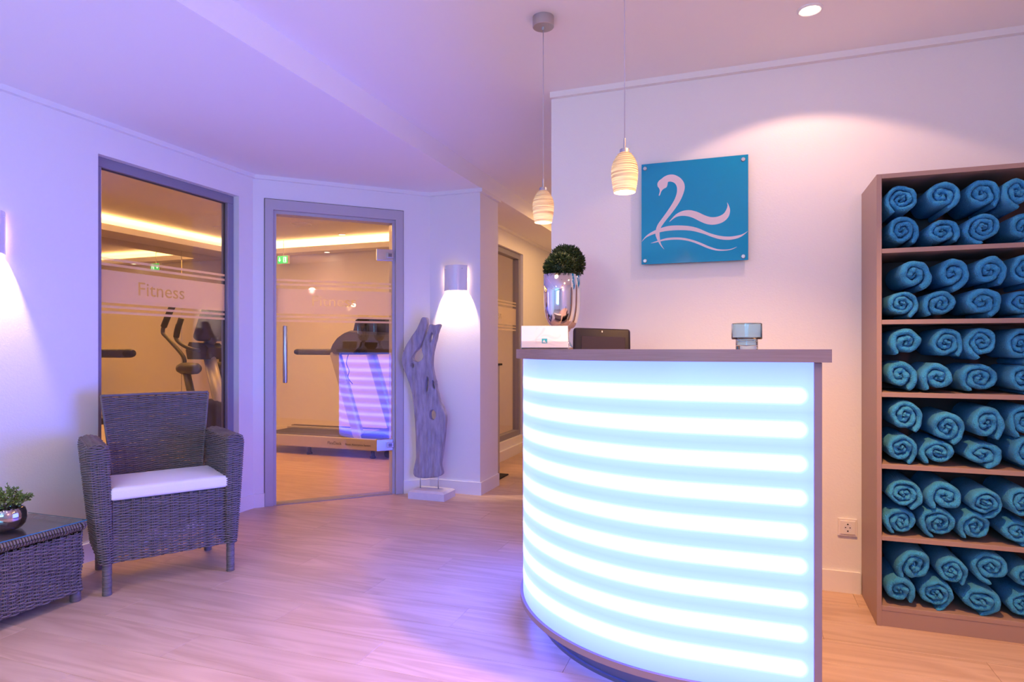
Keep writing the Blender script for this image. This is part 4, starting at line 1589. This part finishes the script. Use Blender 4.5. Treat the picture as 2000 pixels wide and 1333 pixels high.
# armchair: local x along the seat front, local y towards the back, origin at the left front foot
ch = thing('wicker_armchair', 'grey wicker armchair with a white seat cushion in front of the left window', 'armchair', (-2.79, 2.17, 0), math.radians(57.8))
CWD = .544


def lerp(a, b, t):
    return a + (b - a) * t


def back_fn(s, z):
    t = np.clip((z - .40) / (.905 - .40), 0, 1)
    x0 = lerp(.072, .018, t)
    x1 = lerp(.482, .537, t)
    x = lerp(x0, x1, s)
    bow = .028 * (1 - (2 * s - 1) ** 2)
    y = lerp(.375, .452, t ** 1.1) + bow
    zz = z + 0 * s
    P = np.stack([x, y, zz], 1)
    N = np.stack([0 * s + .112 * (2 * s - 1) * -1, -np.ones_like(s), 0 * s - .0], 1)
    N /= np.linalg.norm(N, axis=1)[:, None]
    return P, N


bk = wicker_part('backrest', back_fn, .54, .40, .898, ch, seed=2)
mb = MB()
P, N = back_fn(np.linspace(0, 1, 33), np.full(33, .903))
for dy, r in ((0, .008),):
    mb.tube([Vector(p) for p in P], r, 8)
for s0 in (0.0, 1.0):
    zs = np.linspace(.30, .903, 14)
    P, N = back_fn(np.full(14, s0), zs)
    mb.tube([Vector(p) for p in P], .0065, 8)
obj('edge_roll', mb, M['wicker'], bk, smooth=True)


def arm_fn(side):
    def fn(s, z):
        t = np.clip((z - .14) / (.70 - .14), 0, 1)
        if side < 0:
            xi = lerp(.020, .006, t)
            xo = lerp(-.024, -.084, t ** .9)
            x0, x1 = xo, xi
        else:
            x0 = lerp(CWD - .020, CWD - .028, t)
            x1 = lerp(CWD + .024, CWD + .066, t ** .9)
        tc_ = np.clip((z - .655) / .045, 0, 1)
        rd = .010 * tc_ ** 2
        X, Y, NX, NY = rrect(s + 0 * z, x0 + rd, x1 - rd, -.022 + rd, lerp(.46, .44, t), np.full_like(s, .018))
        return np.stack([X, Y, z + 0 * s], 1), np.stack([NX, NY, 0 * s], 1)
    return fn


for side in (-1, 1):
    fn = arm_fn(side)
    ar = wicker_part('arm', fn, 1.06, .145, .700, ch, closed=True, seed=5 + side, stake=.036 if side < 0 else .034, pitch=.0058)
    # woven top: strands bent over the arm
    V, Q = MB(), None
    mb = MB()
    xa, xb = (-.074, -.004) if side < 0 else (CWD - .018, CWD + .056)
    r_ = random.Random(side)
    y = -.018
    k = 0
    while y < .43:
        pts = []
        for i in range(9):
            s = i / 8
            x = lerp(xa, xb, s)
            z = .690 + .013 * max(0, math.sin(PI * s)) ** .6 + .0040 * math.cos(PI * (s * 3 + k))
            pts.append((x, y + r_.uniform(-.0008, .0008) + .004 * math.sin(PI * s), z))
        mb.tube(pts, .0032, 5)
        y += .0068
        k += 1
    o = obj('arm_top', mb, M['wicker'], ar, smooth=True)
    o['kind'] = 'stuff'
    # dark filling so that the arm reads solid
    x0, x1 = (-.070, -.002) if side < 0 else (CWD - .020, CWD + .052)
    vs = []
    for z, a, b in ((.16, (-.012 if side < 0 else CWD - .010), (.010 if side < 0 else CWD + .012)), (.69, x0, x1)):
        vs += [(a, -.008, z), (b, -.008, z), (b, .43, z), (a, .43, z)]
    obj('arm_core', MB().add(vs, [(0, 3, 2, 1), (4, 5, 6, 7), (0, 1, 5, 4), (1, 2, 6, 5), (2, 3, 7, 6), (3, 0, 4, 7)]), M['wicker_core'], ar)


def apron_fn(y0):
    def fn(s, z):
        x = lerp(.022, CWD - .022, s)
        P = np.stack([x, np.full_like(s, y0) - .006 * (1 - (2 * s - 1) ** 2), z + 0 * s], 1)
        N = np.stack([0 * s, -np.ones_like(s), 0 * s], 1)
        return P, N
    return fn


wicker_part('front_apron', apron_fn(-.004), .50, .145, .435, ch, seed=9, pitch=.0066, stake=.040)
wicker_part('rear_apron', apron_fn(.452), .50, .16, .43, ch, seed=10, pitch=.0066, stake=.040)
obj('seat_base', MB().box(.02, CWD - .02, .0, .44, .415, .437), M['wicker_core'], ch)


def leg_obj(x, y, x2=None):
    mb = MB()
    z = 0.0
    rp = random.Random(int(x * 100 + y * 1000))
    prof = [(.0185, 0)]
    while z < .165:
        rr = .0195 + rp.uniform(-.0006, .0008)
        prof += [(rr * .93, z + .0004), (rr + .0008, z + .0025), (rr + .0008, z + .0035), (rr * .93, z + .0058)]
        z += .006
    mb.lathe(prof, c=(x, y, 0), n=18)
    lg = obj('leg', mb, M['wicker'], ch, smooth=True)
    return lg


for x, y in ((0, 0), (CWD, 0), (0.01, .44), (CWD - .01, .44)):
    leg_obj(x, y)

# cushion
bm = bmesh.new()
bmesh.ops.create_cube(bm, size=1)
bmesh.ops.subdivide_edges(bm, edges=bm.edges[:], cuts=1)
me = bpy.data.meshes.new('cushion')
mb = MB().rbox(.010, CWD - .010, -.022, .375, .438, .497, .016, 4)
cu = obj('seat_cushion', mb, M['cushion'], None, auto=None, smooth=True)
bm.free()
sm = cu.modifiers.new('sub', 'SUBSURF')
bm = bmesh.new()
bm.from_mesh(cu.data)
for it in range(2):
    bmesh.ops.subdivide_edges(bm, edges=[e for e in bm.edges if e.calc_length() > .03], cuts=2, use_grid_fill=True)
for v in bm.verts:
    x, y, z = v.co
    if z > .49:
        v.co.z += .010 * math.sin(PI * (x - .01) / .524) * math.sin(PI * (y + .022) / .397) + .0025 * noise.noise(Vector((x * 9, y * 9, 0)))
    if y < 0:
        v.co.y += .0035 * noise.noise(Vector((x * 24, z * 14, 3)))
bm.to_mesh(cu.data)
bm.free()
cu.modifiers.clear()
cu.data.polygons.foreach_set('use_smooth', [True] * len(cu.data.polygons))
cu.location = (-2.79, 2.17, 0)
cu.rotation_euler = (0, 0, math.radians(57.8))
tag(cu, 'flat white seat cushion lying on the wicker armchair', 'cushion')

# coffee table
tb_ = thing('wicker_table', 'low grey wicker table with a glass top at the left edge', 'table', (-3.03, 1.60, 0))
tx0, tx1, ty0, ty1 = -.185, .190, -.45, .49


def table_fn(s, z):
    t = np.clip((z - .05) / .27, 0, 1)
    g = .004 * t + .003 * np.sin(z * 40)
    X, Y, NX, NY = rrect(s + 0 * z, tx0 - g, tx1 + g, ty0 - g, ty1 + g, np.full_like(s, .018))
    return np.stack([X, Y, z + 0 * s], 1), np.stack([NX, NY, 0 * s], 1)


wicker_part('woven_box', table_fn, 2.62, .045, .318, tb_, closed=True, seed=21, stake=.032, pitch=.0072, rad=.0031, amp=.0056, jitter=.0011)
# wrapped rim roll
mb = MB()
per = []
X, Y, NX, NY = rrect(np.linspace(0, 1, 217)[:-1], tx0 - .002, tx1 + .002, ty0 - .002, ty1 + .002, np.full(216, .022))
rim_pts = [Vector((X[i], Y[i], .342)) for i in range(216)]
obj('rim', MB().tube(rim_pts + [rim_pts[0]], .013, 8, cap=False), M['wicker'], tb_, smooth=True)
mb = MB()
nr = 0
for i in range(0, 216):
    c_ = rim_pts[i]
    nrm = Vector((NX[i], NY[i], 0))
    tg_ = Vector((-NY[i], NX[i], 0))
    for sub in (0,):
        cc = c_.lerp(rim_pts[(i + 1) % 216], sub)
        pts = []
        rr = .0175 + .0012 * math.sin(i * .9) + (.002 if i % 17 < 2 else 0)
        for k in range(10):
            an = 2 * PI * k / 9
            pts.append(cc + nrm * rr * math.cos(an) + Vector((0, 0, 1)) * rr * .95 * math.sin(an) + tg_ * .004 * (k / 9 - .5))
        mb.tube(pts, .0050, 6, cap=False)
o = obj('rim_wrapping', mb, M['wicker'], tb_, smooth=True)
o['kind'] = 'stuff'
mb = MB()
for k in range(60):
    x = tx0 + .006 * k
    if x < tx1:
        pts = [(x, ty0 + .02 + j * .045, .348 + .003 * math.cos(PI * (j + k))) for j in range(21)]
        mb.tube(pts, .0030, 4)
o = obj('woven_top', mb, M['wicker'], tb_, smooth=True)
o['kind'] = 'stuff'
for x, y in ((tx0 + .02, ty0 + .02), (tx1 - .02, ty0 + .02), (tx0 + .02, ty1 - .02), (tx1 - .02, ty1 - .02)):
    obj('leg', MB().lathe([(.020, 0), (.023, .004), (.023, .03), (.021, .06)], c=(x, y, 0), n=16), M['wicker'], tb_, smooth=True)
gt = obj('glass_top', MB().rbox(tx0 - .008, tx1 + .010, ty0 - .01, ty1 + .012, .3620, .3670, .0015, 2), M['glass'], tb_)
obj('glass_edge', MB().box(tx1 + .0101, tx1 + .0112, ty0 - .01, ty1 + .012, .3622, .3668).box(tx0 - .008, tx1 + .011, ty1 + .0121, ty1 + .0130, .3622, .3668), M['edge_glass'], tb_)

# plant on the table
d_ = 2.62
pp = W(13, 1036, d_)
pp = Vector((-3.03, 1.66, 0))
pl = thing('potted_plant', 'small leafy green plant in a round smoked chrome pot on the wicker table', 'potted plant', (-3.0, 1.865, .3672))
pl.scale = (1.25, 1.25, 1.25)
prof = [(.001, 0), (.030, 0), (.045, .006), (.056, .020), (.060, .040), (.059, .058), (.054, .074), (.048, .080), (.045, .078), (.048, .06)]
obj('pot', MB().lathe([(r * 1.0, z * 1.0) for r, z in prof], n=48, cap=False), M['chrome_dark'], pl, smooth=True)
obj('soil', MB().lathe([(.046, .066), (.001, .070)], n=20, cap=False), M['stem'], pl)
r_ = np.random.default_rng(12)
V, Q = [], []
ms = MB()
for i in range(62):
    a = r_.uniform(0, 2 * PI)
    sp2 = r_.uniform(.0, 1) ** .6
    end = Vector((math.cos(a) * .085 * sp2, math.sin(a) * .085 * sp2, .088 + .060 * (1 - sp2 * .75) * r_.uniform(.7, 1.15)))
    st0 = Vector((math.cos(a) * .02, math.sin(a) * .02, .068))
    mid = st0.lerp(end, .5) + Vector((0, 0, .012))
    pts = [st0, mid, end]
    ms.tube(pts, .0011, 4)
    for k in range(22):
        t_ = r_.uniform(.25, 1.0)
        c_ = st0.lerp(mid, t_ * 2) if t_ < .5 else mid.lerp(end, t_ * 2 - 1)
        dr = (Vector(r_.normal(0, 1, 3)) + (end - st0).normalized() * .9).normalized()
        side_ = dr.cross(Vector(r_.normal(0, 1, 3))).normalized()
        ln, wd = r_.uniform(.009, .015), r_.uniform(.0028, .0045)
        up = dr.cross(side_) * wd * .5
        o_ = len(V)
        V += [c_, c_ + dr * ln * .55 + side_ * wd + up, c_ + dr * ln, c_ + dr * ln * .55 - side_ * wd + up]
        Q.append((o_, o_ + 1, o_ + 2, o_ + 3))
fo = npobj('foliage', np.array([tuple(v) for v in V]), np.array(Q), M['leaf'], pl, smooth=False)
fo['kind'] = 'stuff'
obj('stems', ms, M['stem'], pl)

# ------------------------------------------------------------------ driftwood sculpture
YD = 4.45
OUT = [(180, 1130), (186, 1000), (184, 850), (176, 680), (165, 570), (140, 475), (113, 395), (108, 335), (128, 268), (162, 205), (198, 152), (222, 98), (235, 73), (250, 70), (262, 78), (263, 105), (255, 150), (240, 210), (214, 268), (188, 300), (173, 325), (170, 345), (182, 360), (198, 367), (216, 362), (232, 345), (238, 325), (232, 300), (230, 268), (248, 212), (270, 160), (284, 119), (315, 122), (346, 116), (337, 158), (320, 205), (304, 262), (293, 330), (290, 400), (299, 470), (313, 560), (330, 640), (354, 700), (363, 745), (357, 850), (346, 950), (338, 1050), (341, 1130)]


def dpt(zx, zy):
    q = onY(760 + zx / 3.42, 600 + zy / 3.42, YD)
    return (q.x, q.z)


outl = [dpt(*p) for p in OUT]
outl = spline(outl[:-1] + [outl[-1]], 5, True)


def ell(cx, cy, rx, ry, n=18, rot=0):
    return [dpt(cx + rx * math.cos(2 * PI * k / n) + rot * math.sin(2 * PI * k / n), cy + ry * math.sin(2 * PI * k / n)) for k in range(n)]


holes = [ell(285, 722, 20, 34), ell(256, 515, 9, 50, rot=-4), ell(296, 520, 7, 34, rot=3), ell(290, 205, 9, 34, rot=-8), ell(174, 392, 9, 14)]
ctr = Vector((sum(p[0] for p in outl) / len(outl), YD, 0))
cc_ = bpy.data.curves.new('driftwood_outline', 'CURVE')
cc_.dimensions = '2D'
cc_.fill_mode = 'BOTH'
cc_.extrude = .020
cc_.bevel_depth = .007
cc_.bevel_resolution = 3
for poly in [outl] + holes:
    # keep the silhouette after the bevel grows it
    s = cc_.splines.new('POLY')
    s.points.add(len(poly) - 1)
    for q, (x, z) in zip(s.points, poly):
        q.co = (x - ctr.x, z, 0, 1)
    s.use_cyclic_u = True
cc_.offset = -.007
to = bpy.data.objects.new('driftwood_outline', cc_)
C.objects.link(to)
rm = to.modifiers.new('r', 'REMESH')
rm.mode = 'VOXEL'
rm.voxel_size = .0045
bpy.context.view_layer.update()
me = bpy.data.meshes.new_from_object(to.evaluated_get(bpy.context.evaluated_depsgraph_get()))
bpy.data.objects.remove(to)
me.name = 'driftwood'
n = len(me.vertices)
co = np.zeros(n * 3, np.float32)
me.vertices.foreach_get('co', co)
co = co.reshape(-1, 3)
X, Zc, D = co[:, 0].copy(), co[:, 1].copy(), co[:, 2].copy()
new = np.zeros_like(co)
for i in range(n):
    v = Vector((X[i] * 26, Zc[i] * 3.5, D[i] * 16))
    g = noise.noise(v) * .010 + noise.noise(v * 3.1) * .004
    sgn = 1 if D[i] > 0 else -1
    new[i] = (X[i] + .35 * g, -(D[i] + sgn * g * (abs(D[i]) / .028)) + .02 * math.sin(Zc[i] * 3.0) + .25 * X[i] * math.sin(Zc[i] * 2.2), Zc[i])
me.vertices.foreach_set('co', new.ravel())
me.materials.clear()
me.materials.append(M['driftwood'])
me.polygons.foreach_set('use_smooth', [True] * len(me.polygons))
me.update()
dw = thing('driftwood_sculpture', 'tall bleached driftwood sculpture on a white stone base by the pier', 'sculpture', (ctr.x, YD, 0))
link(bpy.data.objects.new('driftwood', me), dw)
xb0 = onY(803, 970, YD - .05).x - ctr.x
xb1 = onY(873, 970, YD - .05).x - ctr.x
mb = MB()
vs = []
for z, g in ((0, .0), (.052, 0.0), (.066, .022)):
    vs += [(xb0 + g, -.10 + g, z), (xb1 - g, -.10 + g, z), (xb1 - g, .10 - g, z), (xb0 + g, .10 - g, z)]
fs = [(3, 2, 1, 0), (8, 9, 10, 11)]
for l in (0, 1):
    for k in range(4):
        fs.append((l * 4 + k, l * 4 + (k + 1) % 4, (l + 1) * 4 + (k + 1) % 4, (l + 1) * 4 + k))
obj('stone_base', mb.add(vs, fs), M['stone'], dw)
for zx in (207, 321):
    q = dpt(zx, 1130)
    yy = .02 * math.sin(q[1] * 3.0) + .25 * (q[0] - ctr.x) * math.sin(q[1] * 2.2)
    obj('metal_rod', MB().tube([(q[0] - ctr.x, yy, .06), (q[0] - ctr.x, yy, q[1] + .03)], .004, 10), M['steel'], dw, smooth=True)
